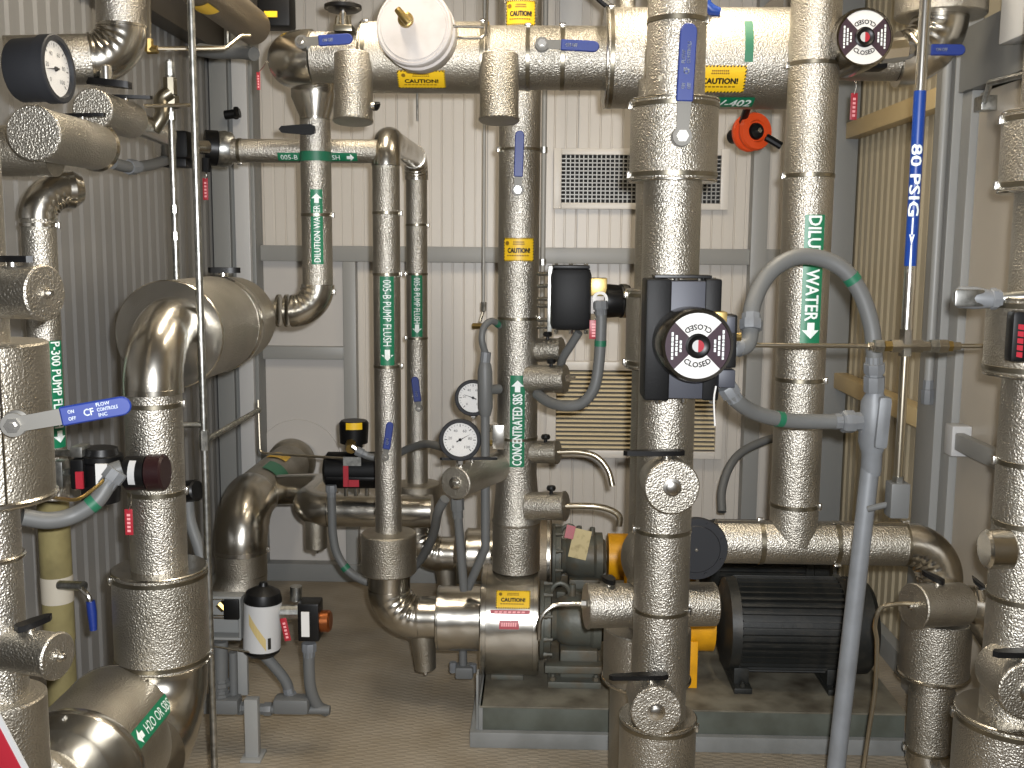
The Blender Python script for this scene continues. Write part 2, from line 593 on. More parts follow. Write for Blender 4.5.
for i in range(3):
    L = (YB - 3.72) / 3
    panel_mesh('wall_panel', trap, L - 0.002, 0.08, 0, ZC, V((XR + 0.004, 3.72 + L * i, 0)), V((0, 1, 0)), V((-1, 0, 0)), M_WRIGHT, wr)
for i in range(4):
    L = (YD0 - 0.15 - YF) / 4
    panel_mesh('wall_panel', trap, L - 0.002, 0.08, 0, ZC, V((XR + 0.004, YF + L * i, 0)), V((0, 1, 0)), V((-1, 0, 0)), M_WRIGHT, wr)
# steel framing
tn = [0]
def trim(lo, hi, mt, bev=0.004):
    tn[0] += 1
    b = nb(); boxp(b, lo, hi, bev)
    return struct('trim_%d' % tn[0], b, mt)
zg = P(500, 255, 4.84).z
trim((-1.30, YB - 0.062, zg - 0.036), (XR - 0.1, YB - 0.012, zg + 0.036), M_GSTL)
zg2 = P(310, 353, 4.84).z
xp = P(351, 400, 4.84).x
trim((-1.30, YB - 0.062, zg2 - 0.03), (xp - 0.03, YB - 0.012, zg2 + 0.03), M_GSTL)
trim((xp - 0.03, YB - 0.075, 0), (xp + 0.03, YB - 0.012, zg - 0.036), M_GSTL)
trim((-1.30, YB - 0.085, 0.0), (XR - 0.1, YB - 0.012, 0.085), M_GSTD)
# pale flat sheets fitted between the posts under the girt
b = nb(); boxp(b, (-1.30, YB - 0.02, 0.085), (xp - 0.03, YB - 0.004, zg2 - 0.03)); mk('infill_sheet', b, M_WFL, wb)
b = nb(); boxp(b, (-1.30, YB - 0.02, zg2 + 0.03), (xp - 0.03, YB - 0.004, zg - 0.036)); mk('infill_sheet', b, M_WFL, wb)
# corner column, back left: flange, web and flange
trim((XL + 0.012, YB - 0.16, 0), (XL + 0.09, YB - 0.012, ZC), M_GSTD)
trim((XL + 0.085, YB - 0.13, 0), (XL + 0.115, YB - 0.012, ZC), M_GSTD)
trim((XL + 0.115, YB - 0.17, 0), (XL + 0.182, YB - 0.012, ZC), M_GSTX)  # paler colour stands in for the light falling on this flange
trim((XL + 0.182, YB - 0.14, 0), (-1.285, YB - 0.012, ZC), M_GSTD)
# column on the back wall and in the far right corner
xc = P(755, 300, 4.85).x
trim((xc - 0.036, YB - 0.09, 0), (xc + 0.036, YB - 0.012, ZC), M_GSTL)
trim((XR - 0.12, YB - 0.12, 0), (XR - 0.012, YB - 0.012, ZC), M_GSTD)
xh = P(571, 5, 4.8).x
trim((xh - 0.05, YB - 0.11, 2.35), (xh + 0.05, YB - 0.062, ZC), M_GSTX)
# girts on the right wall, header and column beside the door
trim((XR - 0.07, 3.72, 2.075), (XR - 0.008, YB - 0.12, 2.145), M_CREAM)
trim((XR - 0.07, 3.72, 0.965), (XR - 0.008, YB - 0.12, 1.035), M_CREAM)
trim((XR - 0.07, 3.55, 0), (XR + 0.01, 3.72, ZC), M_GSTL)
trim((XR - 0.045, 3.47, 0), (XR + 0.01, 3.548, 2.1), M_GSTL)
trim((XR - 0.06, YD0 - 0.1, 2.1), (XR + 0.01, 3.548, 2.30), M_GSTD)
trim((XR - 0.045, YD0 - 0.1, 0), (XR + 0.01, YD0 - 0.012, 2.1), M_GSTL)
b = nb(); boxp(b, (XR - 0.05, 3.722, 0), (XR - 0.004, YB - 0.122, 0.09), 0.004); struct('baseboard_right', b, M_GSTD)
b = nb(); boxp(b, (XL + 0.004, YF, 0), (XL + 0.05, YB - 0.165, 0.09), 0.004); struct('baseboard_left', b, M_GSTD)
# girt on the left wall
trim((XL + 0.004, 2.4, 2.42), (XL + 0.09, YB - 0.17, 2.56), M_BMD)
# door
d = struct('door_1', (lambda bm: boxp(bm, (XR - 0.022, YD0, 0.01), (XR + 0.01, YD1 - 0.006, 2.09), 0.003))(nb()), M_DOOR)
zb = 0.985
b = nb(); boxp(b, (XR - 0.075, YD0 + 0.1, zb - 0.028), (XR - 0.045, YD1 - 0.10, zb + 0.028), 0.005); mk('push_bar', b, M_GSTL, d)
b = nb(); boxp(b, (XR - 0.085, YD1 - 0.115, zb - 0.05), (XR - 0.022, YD1 - 0.05, zb + 0.05), 0.006); o = mk('push_bar_bracket', b, M_GSTX, d)
b = nb(); sweep(b, [V((XR - 0.05, 3.36, 2.045)), V((XR - 0.16, 3.06, 2.06)), V((XR - 0.06, 2.75, 2.07))], 0.009, 8); mk('closer_arm', b, M_GALV, d)
b = nb(); boxp(b, (XR - 0.07, 3.33, 2.02), (XR - 0.022, 3.39, 2.065), 0.004); mk('closer_bracket', b, M_GALV, d)
# lamps under the ceiling
for i, (lx, ly) in enumerate(LAMPS):
    t = thing('strip_lamp', ('long ceiling strip lamp over the flush line', 'long ceiling strip lamp over the thick riser')[i], 'lamp', V((lx, ly, ZC)))
    b = nb(); boxp(b, (lx - 0.09, ly - 0.62, ZC - 0.035), (lx + 0.09, ly + 0.62, ZC), 0.004); mk('housing', b, M_LOUV, t)
    b = nb(); boxp(b, (lx - 0.07, ly - 0.6, ZC - 0.06), (lx + 0.07, ly + 0.6, ZC - 0.036), 0.006); mk('diffuser', b, M_LAMP, t)
# grille (upper) and louvre (lower) on the back wall
def rect(px0, py0, px1, py1, Y):
    a, c = P(px0, py0, Y), P(px1, py1, Y)
    return a.x, c.x, c.z, a.z
x0, x1, z0, z1 = rect(554, 148, 728, 210, 4.86)
g = thing('wall_grille', 'white framed egg-crate air grille high on the cream back wall', 'grille', V(((x0 + x1) / 2, 4.88, z0)))
fw = 0.036
for n_, lo, hi in (('frame_side', (x0, z0), (x0 + fw, z1)), ('frame_side', (x1 - fw, z0), (x1, z1)), ('frame_rail', (x0 + fw, z0), (x1 - fw, z0 + fw * 0.8)), ('frame_rail', (x0 + fw, z1 - fw * 0.8), (x1 - fw, z1))):
    b = nb(); boxp(b, (lo[0], 4.862, lo[1]), (hi[0], 4.89, hi[1]), 0.003); mk(n_, b, M_LOUV, g)
b = nb(); boxp(b, (x0 + fw, 4.885, z0 + fw * 0.8), (x1 - fw, 4.89, z1 - fw * 0.8)); mk('gap_shade_sheet', b, M_VOID, g)  # dark sheet stands in for the shade inside the duct
gx0, gx1, gz0, gz1 = x0 + fw, x1 - fw, z0 + fw * 0.8, z1 - fw * 0.8
b = nb(); boxp(b, (-0.0022, 4.868, gz0), (0.0022, 4.884, gz1)); first = None
for i in range(1, 36):
    x = gx0 + (gx1 - gx0) * i / 36
    if first is None: first = mk('grille_bar', b, M_GRID, g); c0 = WL[first.name].copy(); first.location = V((x, c0.y, c0.z)) - WL[g.name]
    else: dup(first, (x, c0.y, c0.z), g)
b = nb(); boxp(b, (gx0, 4.868, -0.0022), (gx1, 4.884, 0.0022)); first = None
for i in range(1, 12):
    z = gz0 + (gz1 - gz0) * i / 12
    if first is None: first = mk('grille_rail', b, M_GRID, g); c0 = WL[first.name].copy(); first.location = V((c0.x, c0.y, z)) - WL[g.name]
    else: dup(first, (c0.x, c0.y, z), g)
x0, x1, z0, z1 = rect(547, 361, 721, 459, 4.86)
g = thing('wall_louvre', 'white framed louvre with cream slats low on the cream back wall', 'louvre', V(((x0 + x1) / 2, 4.88, z0)))
fw = 0.045
for n_, lo, hi in (('frame_side', (x0, z0), (x0 + fw, z1)), ('frame_side', (x1 - fw * 0.7, z0), (x1, z1)), ('frame_rail', (x0 + fw, z0), (x1 - fw * 0.7, z0 + 0.035)), ('frame_rail', (x0 + fw, z1 - 0.04), (x1 - fw * 0.7, z1))):
    b = nb(); boxp(b, (lo[0], 4.85, lo[1]), (hi[0], 4.89, hi[1]), 0.003); mk(n_, b, M_LOUV, g)
b = nb(); boxp(b, (x0 + fw, 4.886, z0 + 0.035), (x1 - fw * 0.7, 4.89, z1 - 0.04)); mk('gap_shade_sheet', b, M_VOIDL, g)  # grey sheet coloured as the shade between the slats
first = None
ns = 18
for i in range(ns):
    z = z0 + 0.042 + (z1 - z0 - 0.09) * (i + 0.3) / (ns - 0.4)
    if first is None:
        b = nb()
        box(b, V(((x0 + x1 + fw * 0.3) / 2, 4.869, z)), (x1 - x0 - fw * 1.7 - 0.002, 0.020, 0.003), Matrix.Rotation(0.32, 3, 'X'))
        first = mk('slat', b, M_LOUVY, g); c0 = WL[first.name].copy()
    else: dup(first, (c0.x, c0.y, z), g)
# ---------------------------------------------------------------- pipe building blocks
X1, Y1, Z1 = V((1, 0, 0)), V((0, 1, 0)), V((0, 0, 1))
class Vert:
    def __init__(s, px, py, Y):
        p = P(px, py, Y)
        s.X, s.Y = p.x, Y
    def z(s, py): return zat(py, s.X, s.Y)
    def at(s, py): return V((s.X, s.Y, s.z(py)))
    def h(s, z): return V((s.X, s.Y, z))
def jacket(t, a, b, r, mt=None, name='jacket', r2=None, ch=0.0, seg=40):
    bm = nb(); cyl(bm, a, b, r, r2, seg, True, ch)
    return mk(name, bm, mt or M_ST, t)
def band(t, c, w, r, wd=0.013, mt=None, buckle=True):
    w = w.normalized()
    bm = nb(); lathe(bm, c - w * wd / 2, w, [(0, r), (0.001, r + 0.002), (wd - 0.001, r + 0.002), (wd, r)], 40)
    o = mk('band', bm, mt or M_BAND, t)
    if buckle:
        n = tocam(c); n = (n - w * n.dot(w)).normalized()
        n = rot_n(n, w, random.choice((-1.35, 1.35)))
        u = n.cross(w)
        bm = nb(); box(bm, c + n * (r + 0.004), (0.022, 0.018, 0.008), basis(u, w, n), 0.002)
        mk('buckle', bm, M_STEEL, o)
    return o
def rim(t, c, w, r, wd=0.012, mt=None, name='end_rim'):
    w = w.normalized()
    bm = nb(); lathe(bm, c - w * wd / 2, w, [(0, r * 0.7), (0, r + 0.002), (wd * 0.3, r + 0.005), (wd * 0.7, r + 0.005), (wd, r + 0.002), (wd, r * 0.7)], 40)
    return mk(name, bm, mt or M_AL, t)
def elbow(t, p0, p1, p2, r, br, mt=None, crease=0.0, name='elbow', n=26):
    a, b, c, pts = arc_pts(p0, p1, p2, br, n)
    ph = random.random() * 6
    def rf(i, nn, dv, rr):
        if crease == 0: return rr
        inn = (c - pts[i]).normalized().dot(dv)
        k = max(0.0, inn + 0.25)
        env = math.sin(math.pi * i / nn)
        return rr * (1 + crease * env * k * math.sin(i * 1.45 + ph + inn * 1.5) - crease * 0.4 * env * k)
    bm = nb(); sweep(bm, pts, r, 40, True, rf)
    mk(name, bm, mt or M_AL, t)
    return a, b
def run(t, pts, r, br, mt=None, me=None, crease=0.03, lips=True):
    cur = pts[0]
    for i in range(1, len(pts) - 1):
        a, b = elbow(t, pts[i - 1], pts[i], pts[i + 1], r * 1.015, br, me, crease)
        if (a - cur).length > 0.01: jacket(t, cur, a, r, mt)
        if lips:
            band(t, a, pts[i] - pts[i - 1], r * 1.015, 0.008, M_AL, False)
            band(t, b, pts[i + 1] - pts[i], r * 1.015, 0.008, M_AL, False)
        cur = b
    jacket(t, cur, pts[-1], r, mt)
def body(t, a, b, r, mt=None, bands=True, name='valve_jacket'):
    w = (b - a).normalized()
    L = (b - a).length
    bm = nb(); lathe(bm, a, w, [(0, r * 0.55), (0, r - 0.004), (0.004, r), (L - 0.004, r), (L, r - 0.004), (L, r * 0.55)], 48)
    o = mk(name, bm, mt or M_ST, t)
    if bands:
        for q in (0.014, L - 0.014): band(t, a + w * q, w, r, 0.012)
        for q in (0.0, L): rim(t, a + w * q, w, r - 0.003, 0.007)
    return o
def nut(t, c, n, r, mt=None, h=0.012, name='nut'):
    bm = nb(); lathe(bm, c, n, [(0, r), (h, r), (h, r * 0.55), (h * 1.7, r * 0.55)], 6)
    return mk(name, bm, mt or M_STEEL, t)
def tbar(t, base, up, along, L, mt=None, w=0.014, off=0.25):
    # small black lever on a stem
    up, along = up.normalized(), along.normalized()
    side = up.cross(along)
    bm = nb(); cyl(bm, base - up * 0.025, base + up * 0.008, w * 0.62, None, 12)
    s = mk('handle_stem', bm, M_STEEL, t)
    bm = nb()
    poly = [(-L * off - 0.0, -w * 0.5), (-L * off + L * 0.12, -w * 0.75), (L * 0.2, -w * 0.7), (L * (1 - off), -w * 0.45), (L * (1 - off) + w * 0.4, 0), (L * (1 - off), w * 0.45), (L * 0.2, w * 0.7), (-L * off + L * 0.12, w * 0.75), (-L * off, w * 0.5)]
    prism(bm, poly, base + up * 0.006, along, side, up, w * 0.62)
    return mk('handle', bm, mt or M_BLK, t)
def stub(t, a, b, r, mt=None, nutr=0.0, name='drain_stub', ringed=True):
    w = (b - a).normalized()
    bm = nb(); cyl(bm, a, b, r, None, 40, True, 0.003)
    o = mk(name, bm, mt or M_ST, t)
    if ringed:
        bm = nb(); lathe(bm, b - w * 0.004, w, [(0, r * 0.9), (0, r + 0.003), (0.005, r + 0.003), (0.008, r), (0.0085, 0)], 40, False)
        mk('end_cap', bm, mt or M_ST, o)
    if nutr:
        bm = nb(); lathe(bm, b + w * 0.004, w, [(0, nutr * 1.5), (0.004, nutr * 1.45), (0.005, nutr), (0.012, nutr), (0.014, nutr * 0.7), (0.014, 0)], 20, False)
        mk('cap_plug', bm, M_STEEL, o)
    return o
def lever(t, c, n, d, pl, gl, w, grip=None, text=None, boss=0.022, standoff=0.03):
    # ball valve lever: boss and nut on the stem, steel plate, vinyl grip
    n = n.normalized(); d = (d - n * d.dot(n)).normalized(); s = n.cross(d)
    bm = nb(); lathe(bm, c - n * 0.02, n, [(0, boss), (standoff * 0.6, boss), (standoff * 0.7, boss * 0.7), (standoff, boss * 0.7)], 24)
    mk('stem_boss', bm, M_LEVER, t)
    q = c + n * standoff * 0.62
    bm = nb()
    poly = [(boss * 0.95 * math.cos(a_), boss * 0.95 * math.sin(a_)) for a_ in [math.pi * 0.22 + (2 * math.pi - 0.44 * math.pi) * k / 14 for k in range(15)]]
    poly = [(-0.0, 0)] and [(x, y) for x, y in poly]
    poly = [(pl, -w * 0.42)] and poly + [(pl, -w * 0.42), (pl, w * 0.42)]
    prism(bm, poly, q, d, s, n, 0.004)
    L = mk('lever', bm, M_LEVER, t)
    bm = nb(); lathe(bm, q + n * 0.004, n, [(0, boss * 0.62), (0.008, boss * 0.62), (0.008, boss * 0.3), (0.014, boss * 0.3)], 6)
    mk('lever_nut', bm, M_STEEL, L)
    bm = nb()
    h = w / 2
    pg = [(pl, -h), (pl + gl - h, -h)] + [(pl + gl - h + h * math.sin(math.pi * k / 8), -h * math.cos(math.pi * k / 8)) for k in range(1, 8)] + [(pl + gl - h, h), (pl, h)]
    prism(bm, pg, q - n * 0.002, d, s, n, 0.009)
    e_ = [e for e in bm.edges]
    bmesh.ops.bevel(bm, geom=e_, offset=min(0.0025, h * 0.2), segments=1, affect='EDGES')
    G = mk('grip', bm, grip or M_BLUE, L)
    G['label'] = 'blue vinyl grip of the lever'
    if text:
        bm = nb()
        for s_, ww, hh, xx, yy in text:
            text_bm(bm, s_, ww, hh, flat(q + d * (pl + gl * 0.5), d, n, 0.0078), 2, xx, yy, 0, 0.01)
        mk('lettering', bm, M_WHT, L)
    return L
def wire(t, pts, r, mt, name='wire', seg=8, n=10):
    bm = nb(); sweep(bm, spline(pts, n), r, seg)
    return mk(name, bm, mt, t)

# ---------------------------------------------------------------- front riser with the CLOSED dial actuator
A = Vert(671, 240, 2.7)
r = m(28.3, 2.7)
t = thing('insulated_riser', 'thick stucco-aluminium riser running up behind the black actuator with the large CLOSED dial', 'pipe', A.h(0))
jacket(t, A.at(105), A.h(ZC), r)
jacket(t, A.at(720), A.at(176), r)
band(t, A.at(22), Z1, r)
for y in (529, 608): band(t, A.at(y), Z1, r, 0.011)
body(t, A.at(181), A.at(101), m(42.5, 2.7))
body(t, A.h(0.0), A.at(716), m(40, 2.7))
c = P(681, 137, A.Y - m(42.5, 2.7) - 0.006)
top = P(687.5, 30, c.y)
lever(t, c, -Y1, top - c, m(33, 2.55), m(74, 2.55), m(16.5, 2.55), None, [('CF', 0.014, 0.013, -0.02, 0), ('FLOW', 0.03, 0.008, 0.012, 0.009), ('CONTROLS', 0.05, 0.008, 0.022, -0.003), ('ON', 0.012, 0.008, -0.055, 0.006), ('OFF', 0.014, 0.008, -0.055, -0.008)], m(10, 2.55), 0.034)
nut(t, P(660, 78, A.Y - r * 0.97), -Y1, 0.006, M_BAND, 0.004, 'rivet')
for py, pxc, rr in ((487, 672, 27), (711, 656, 25.5)):
    c1 = P(pxc, py, 2.555)
    s_ = stub(t, V((c1.x - 0.004, 2.68, c1.z)), c1, m(rr, 2.55), None, 0.016)
    tbar(t, V((c1.x - 0.01, 2.6, c1.z + m(rr, 2.55))), Z1, V((-1, -0.12, 0)), m(60, 2.55), None, 0.02, 0.3)

# ---------------------------------------------------------------- riser hidden behind it
Bv = Vert(655, 330, 3.0)
t = thing('insulated_riser', 'stucco-aluminium valve riser tucked behind the thick riser, thin bright tube on its cross stub', 'pipe', Bv.h(0))
zmain = P(500, 58, 3.2).z
jacket(t, Bv.at(625), Bv.h(zmain - 0.09), m(22, 3.0))
body(t, Bv.at(367), Bv.at(290), m(29, 3.0))
body(t, Bv.at(678), Bv.at(626), m(45, 3.0), None, False)
rim(t, Bv.at(677), Z1, m(45, 3.0), 0.012)
jacket(t, Bv.h(0), Bv.at(676), m(37.5, 3.0), M_STF)
a, b_ = P(715, 604, 2.92), P(587, 606, 2.87)
stub(t, a, b_, m(22.5, 2.89), None, 0)
tbar(t, P(609, 584, 2.88), Z1, V((0.3, -1, 0)), 0.05, None, 0.022, 0.5)
bm = nb(); sweep(bm, fillet([P(589, 604, 2.87), P(540, 604.5, 2.84), P(539, 640, 2.84)], 0.06), 0.0062, 10); mk('bleed_tube', bm, M_STEEL, t)
nut(t, P(586, 604, 2.868), -X1, 0.012, None, 0.014)
c = P(650, 561, 2.845)
w = V((-0.62, -0.78, 0.05)).normalized()
bm = nb(); lathe(bm, c - w * 0.02, w, [(0, m(30, 2.85)), (0, m(36, 2.85)), (0.012, m(37, 2.85)), (0.02, m(36, 2.85)), (0.03, m(31, 2.85)), (0.034, m(16, 2.85)), (0.034, 0)], 40, False)
mk('end_dome', bm, M_STF, t)

# ---------------------------------------------------------------- dilution water line
D = Vert(803.5, 300, 2.95)
r = m(24, 2.95)
zh = P(840, 543, 2.95).z
rh = m(22, 2.95)
E = Vert(938, 600, 2.95)
t = thing('insulated_pipe', 'stucco-aluminium line with a green DILUTE WATER marker, tee and elbow above the black motor', 'pipe', E.h(0))
jacket(t, D.h(zh), D.h(ZC), r)
for y in (65, 176, 379, 504): band(t, D.at(y), Z1, r, 0.012)
pl_ = P(716, 543, 2.95)
a, b_ = elbow(t, V((D.X, D.Y, zh)), V((E.X, E.Y, zh)), E.h(zh - 0.4), rh * 1.03, 0.105, None, 0.05)
jacket(t, V((pl_.x, 2.95, zh)), a, rh)
for px in (760, 835): band(t, V((P(px, 543, 2.95).x, 2.95, zh)), X1, rh, 0.014)
band(t, a, X1, rh, 0.008)
bm = nb(); boxp(bm, (pl_.x, 2.93, zh + rh - 0.002), (a.x, 2.945, zh + rh + 0.004)); mk('lap_seam', bm, M_AL, t)
jacket(t, E.at(690), b_, rh * 0.98)
body(t, E.at(674), E.at(618), m(34.5, 2.95), None, False)
rim(t, E.at(673), Z1, m(34.5, 2.95), 0.012)
zb_ = E.z(748)
jacket(t, E.h(zb_), E.at(690), m(23, 2.95))
band(t, E.h(zb_), Z1, m(23, 2.95), 0.01)
bm = nb(); sweep(bm, arc_pts(E.h(zb_), E.h(zb_ - 0.1), V((E.X + 0.3, E.Y - 0.25, zb_ - 0.1)), 0.1, 14)[3], m(23.5, 2.95), 40); mk('elbow', bm, M_AL, t)
a, b_ = P(962, 604, 2.86), P(914, 606, 2.80)
stub(t, a, b_, m(22, 2.84), None, 0.008)
tbar(t, P(938, 584, 2.83), Z1, V((-0.9, 0.6, 0.35)), 0.055, None, 0.02, 0.3)
bm = nb(); sweep(bm, fillet([P(960, 604, 2.86), P(978, 605, 2.86), P(1000, 640, 2.88)], 0.05), m(20, 2.84), 32); mk('elbow', bm, M_AL, t)
bm = nb(); sweep(bm, spline([P(916, 604, 2.80), P(896, 604, 2.78), P(881, 608, 2.77), P(875, 625, 2.77), P(877, 645, 2.77), P(875, 690, 2.76), P(869, 730, 2.75), P(862, 780, 2.74)], 8), 0.0062, 10); mk('bleed_tube', bm, M_TUBE, t)
c = P(696.5, 550, 2.86)
bm = nb(); lathe(bm, c + Y1 * 0.09, -Y1, [(0, m(22, 2.9)), (0.06, m(22, 2.9)), (0.06, m(32, 2.87)), (0.075, m(33, 2.87)), (0.083, m(32, 2.87)), (0.083, m(25, 2.87)), (0.087, m(24, 2.87)), (0.087, 0)], 44, False)
o = mk('blind_flange', bm, M_DKG, t); o['label'] = 'dark grey round blind flange'
for k in range(8):
    an = 0.39 + k * 0.785
    bm = nb(); lathe(bm, c + V((math.cos(an), 0, math.sin(an))) * m(28.5, 2.87) + Y1 * 0.008, -Y1, [(0, 0.006), (0.006, 0.006), (0.006, 0)], 6, False); mk('bolt', bm, M_DKG, o)
nut(o, c + Y1 * 0.004, -Y1, 0.005, M_STEEL, 0.005)
mA = (P(813, 215, 2.95 - r) + P(811, 345, 2.95 - r)) / 2
ll = (P(813, 215, 2.9) - P(811, 345, 2.9)).length
ax = D.h(mA.z)
nn = rot_n(tocam(ax), Z1, 0.33)
marker(t, ax, -Z1, r, ll, m(20, 2.89), 'DILUTE WATER', M_GRN, M_WHT, nn, 'end', m(12.5, 2.89), ll * 0.80, bold=0.012)

# ---------------------------------------------------------------- riser at the door side, nearest the right wall
G = Vert(1039, 384, 2.25)
r = m(34.5, 2.25)
t = thing('insulated_riser', 'stucco-aluminium riser in front of the door, with two jacketed valve bodies', 'pipe', G.h(0))
jacket(t, G.h(0.1), G.h(ZC), r)
body(t, G.at(192), G.at(112), m(50, 2.25))
body(t, G.at(374), G.at(298), m(53, 2.25), M_STF)
body(t, G.h(0), G.at(712), m(58, 2.25))
for y in (462, 522, 596, 664): band(t, G.at(y), Z1, r, 0.012)
c1 = P(1028, 691, 2.10)
stub(t, V((c1.x, 2.23, c1.z)), c1, m(29, 2.1), None, 0.014)
tbar(t, V((c1.x, 2.13, c1.z + m(29, 2.1))), Z1, V((-1, -0.1, 0)), 0.12, None, 0.02, 0.5)
a = P(1012, 549, 2.2); b_ = P(984, 549, 2.2)
bm = nb(); cyl(bm, a, b_, m(20, 2.2), None, 32, True, 0.006); mk('side_plug', bm, M_AL, t)
tbar(t, P(982, 590, 2.3), V((-0.3, -0.2, 0.9)), V((0.8, 0, -0.6)), 0.05, None, 0.02, 0.5)

# ---------------------------------------------------------------- overhead main
zm = zmain
def MX(px, Y=3.2): return V((P(px, 60, Y).x, Y, zm))
t = thing('overhead_main', 'overhead stucco-aluminium main stepping through several diameters under the ceiling', 'pipe', MX(500))
rA, rB, rC, rD, rE = m(24, 3.2), m(33.5, 3.2), m(30, 3.2), m(47, 3.2), m(20, 3.2)
H3 = Vert(316.5, 200, 3.36)
pe = V((P(274, 52, 3.2).x, 3.2, zm))
pe2 = V((H3.X, 3.36, zm))
a, b_ = elbow(t, MX(380), pe, pe2, rA * 1.1, 0.07, None, 0.03)
jacket(t, a, MX(364), rA)
a, b_ = elbow(t, pe, pe2, pe2 - Z1, rA, 0.075, None, 0.03)
body(t, MX(363), MX(488), rB, M_STF)
jacket(t, MX(486), MX(606), rC)
body(t, MX(605), MX(818), rD)
for px in (528, 562, 668): band(t, MX(px), X1, rC if px < 600 else rD, 0.013)
pr = V((P(938, 58, 3.2).x, 3.2, zm))
a, b_ = elbow(t, MX(820), pr, pr + Z1, m(26, 3.2), 0.12, None, 0.055)
jacket(t, MX(816), a, rE)
body(t, b_, pr + Z1 * (b_.z - pr.z + 0.09), m(42, 3.2), None, False)
jacket(t, pr + Z1 * (b_.z - pr.z + 0.08), V((pr.x, pr.y, ZC)), m(26, 3.2))
for pxc, y1 in ((353, 123), (499, 122)):
    rr = m(19, 3.10)
    p1 = P(pxc, y1 - 2, 3.10)
    stub(t, V((p1.x, 3.125, zm - 0.005)), p1, rr, None, 0, 'valve_bonnet')
tbar(t, P(372, 106, 3.10), X1, V((0.2, -0.4, 0.05)), 0.03, None, 0.018, 0.4)
for px0, py0, px1, py1 in ((303, 43, 354, 40), (542, 45, 599, 48)):
    c = P(px0, py0, 3.2 - rA - 0.005 if px0 < 400 else 3.2 - rC - 0.005)
    e = P(px1, py1, c.y)
    L_ = (e - c).length
    lever(t, c, -Y1, e - c, L_ * 0.33, L_ * 0.67, m(10.5, 3.1), None, [('ON OFF', L_ * 0.2, 0.009, -L_ * 0.15, 0)], m(7, 3.1), 0.026)
c = P(907, 51, 3.2 - m(26, 3.2) - 0.004)
e = P(963, 51, c.y - 0.004)
L_ = (e - c).length
lever(t, c, -Y1, e - c, L_ * 0.38, L_ * 0.62, m(10.5, 3.1), None, [('ON OFF', L_ * 0.2, 0.009, -L_ * 0.12, 0)], m(8, 3.1), 0.028)
def on_main(px, py, r_):
    # label centre on the front of a horizontal pipe
    q = P(px, py, 3.2 - r_ * 0.8)
    best = min(range(-88, 89), key=lambda d_: abs(zat(py, q.x, 3.2 - r_ * math.cos(math.radians(d_))) - zm - r_ * math.sin(math.radians(d_))))
    n_ = V((0, -math.cos(math.radians(best)), math.sin(math.radians(best))))
    return V((q.x, 3.2, zm)), n_
ax, n_ = on_main(421, 80, rB); caution(t, ax, X1, rB, m(47, 3.1), m(21, 3.1), n_)
ax, n_ = on_main(719.5, 80, rD); caution(t, ax, X1, rD, m(50, 3.05), m(28, 3.05), n_)
ax, n_ = on_main(700, 102.5, rD); marker(t, ax, X1, rD, m(112, 3.06), m(19, 3.06), 'SBS FV-402', M_GRN, M_WHT, n_, None, m(12, 3.06), m(66, 3.06), 0.2, tx=m(20, 3.06), bold=0.012)
ax, n_ = on_main(748, 30, rD)
bm = nb(); sheet_bm(bm, -0.012, 0.012, -0.09, 0.03, curved(ax, X1, n_, rD, 0.0015), 1, 10); mk('tape', bm, M_GTAPE, t)
# drip wire below the main
bm = nb(); cyl(bm, P(417, 91, 3.2), P(417.5, 121, 3.2), 0.0035, None, 8); mk('drip_pin', bm, M_GALV, t)

# ---------------------------------------------------------------- dilution drop from the main down to the big strainer on the left
t_main = t
t = thing('insulated_pipe', 'aluminium drop pipe with an upward DILUTION WATER marker and black lever', 'pipe', V((H3.X, 3.36, 1.0)))
r = m(15, 3.36)
zl = zat(311, H3.X, 3.36)
dX = P(169, 335, 2.7).x          # drum axis
dz = P(169, 335, 2.7).z
bm = nb(); lathe(bm, V((H3.X, 3.36, zm - 0.074)), -Z1, [(0, rA), (0.02, rA), (0.08, r), (0.09, r)], 40); mk('reducer', bm, M_AL, t_main)
jc = V((H3.X, 3.36, zl))
a, b_ = elbow(t, H3.h(2), jc, jc - X1, r * 1.1, 0.085, None, 0.05)
jacket(t, a, H3.h(zm - 0.16), r)
jacket(t, b_, V((dX + 0.17, 3.36, zl)), r * 1.06, M_AL)
for px in (279, 287): band(t, V((P(px, 311, 3.36).x, 3.36, zl)), X1, r * 1.06, 0.01, M_AL, False)
for y in (215, 292): band(t, H3.at(y), Z1, r, 0.011)
mk_c = (H3.at(190) + H3.at(264)) / 2
ll = (H3.at(190) - H3.at(264)).length
marker(t, mk_c, Z1, r, ll, m(11.5, 3.4), 'DILUTION WATER', M_GRN, M_WHT, None, 'end', m(6, 3.4), ll * 0.76)
tbar(t, P(311, 130, 3.31), -Y1, V((-1, 0, 0.0)), m(32, 3.4), None, 0.022, 0.15)
bm = nb(); lathe(bm, H3.at(152), -Z1, [(0, r + 0.0015), (0.030, r + 0.0015)], 40, False); mk('tape', bm, M_GTAPE, t)  # green band round the drop pipe, level with the header marker

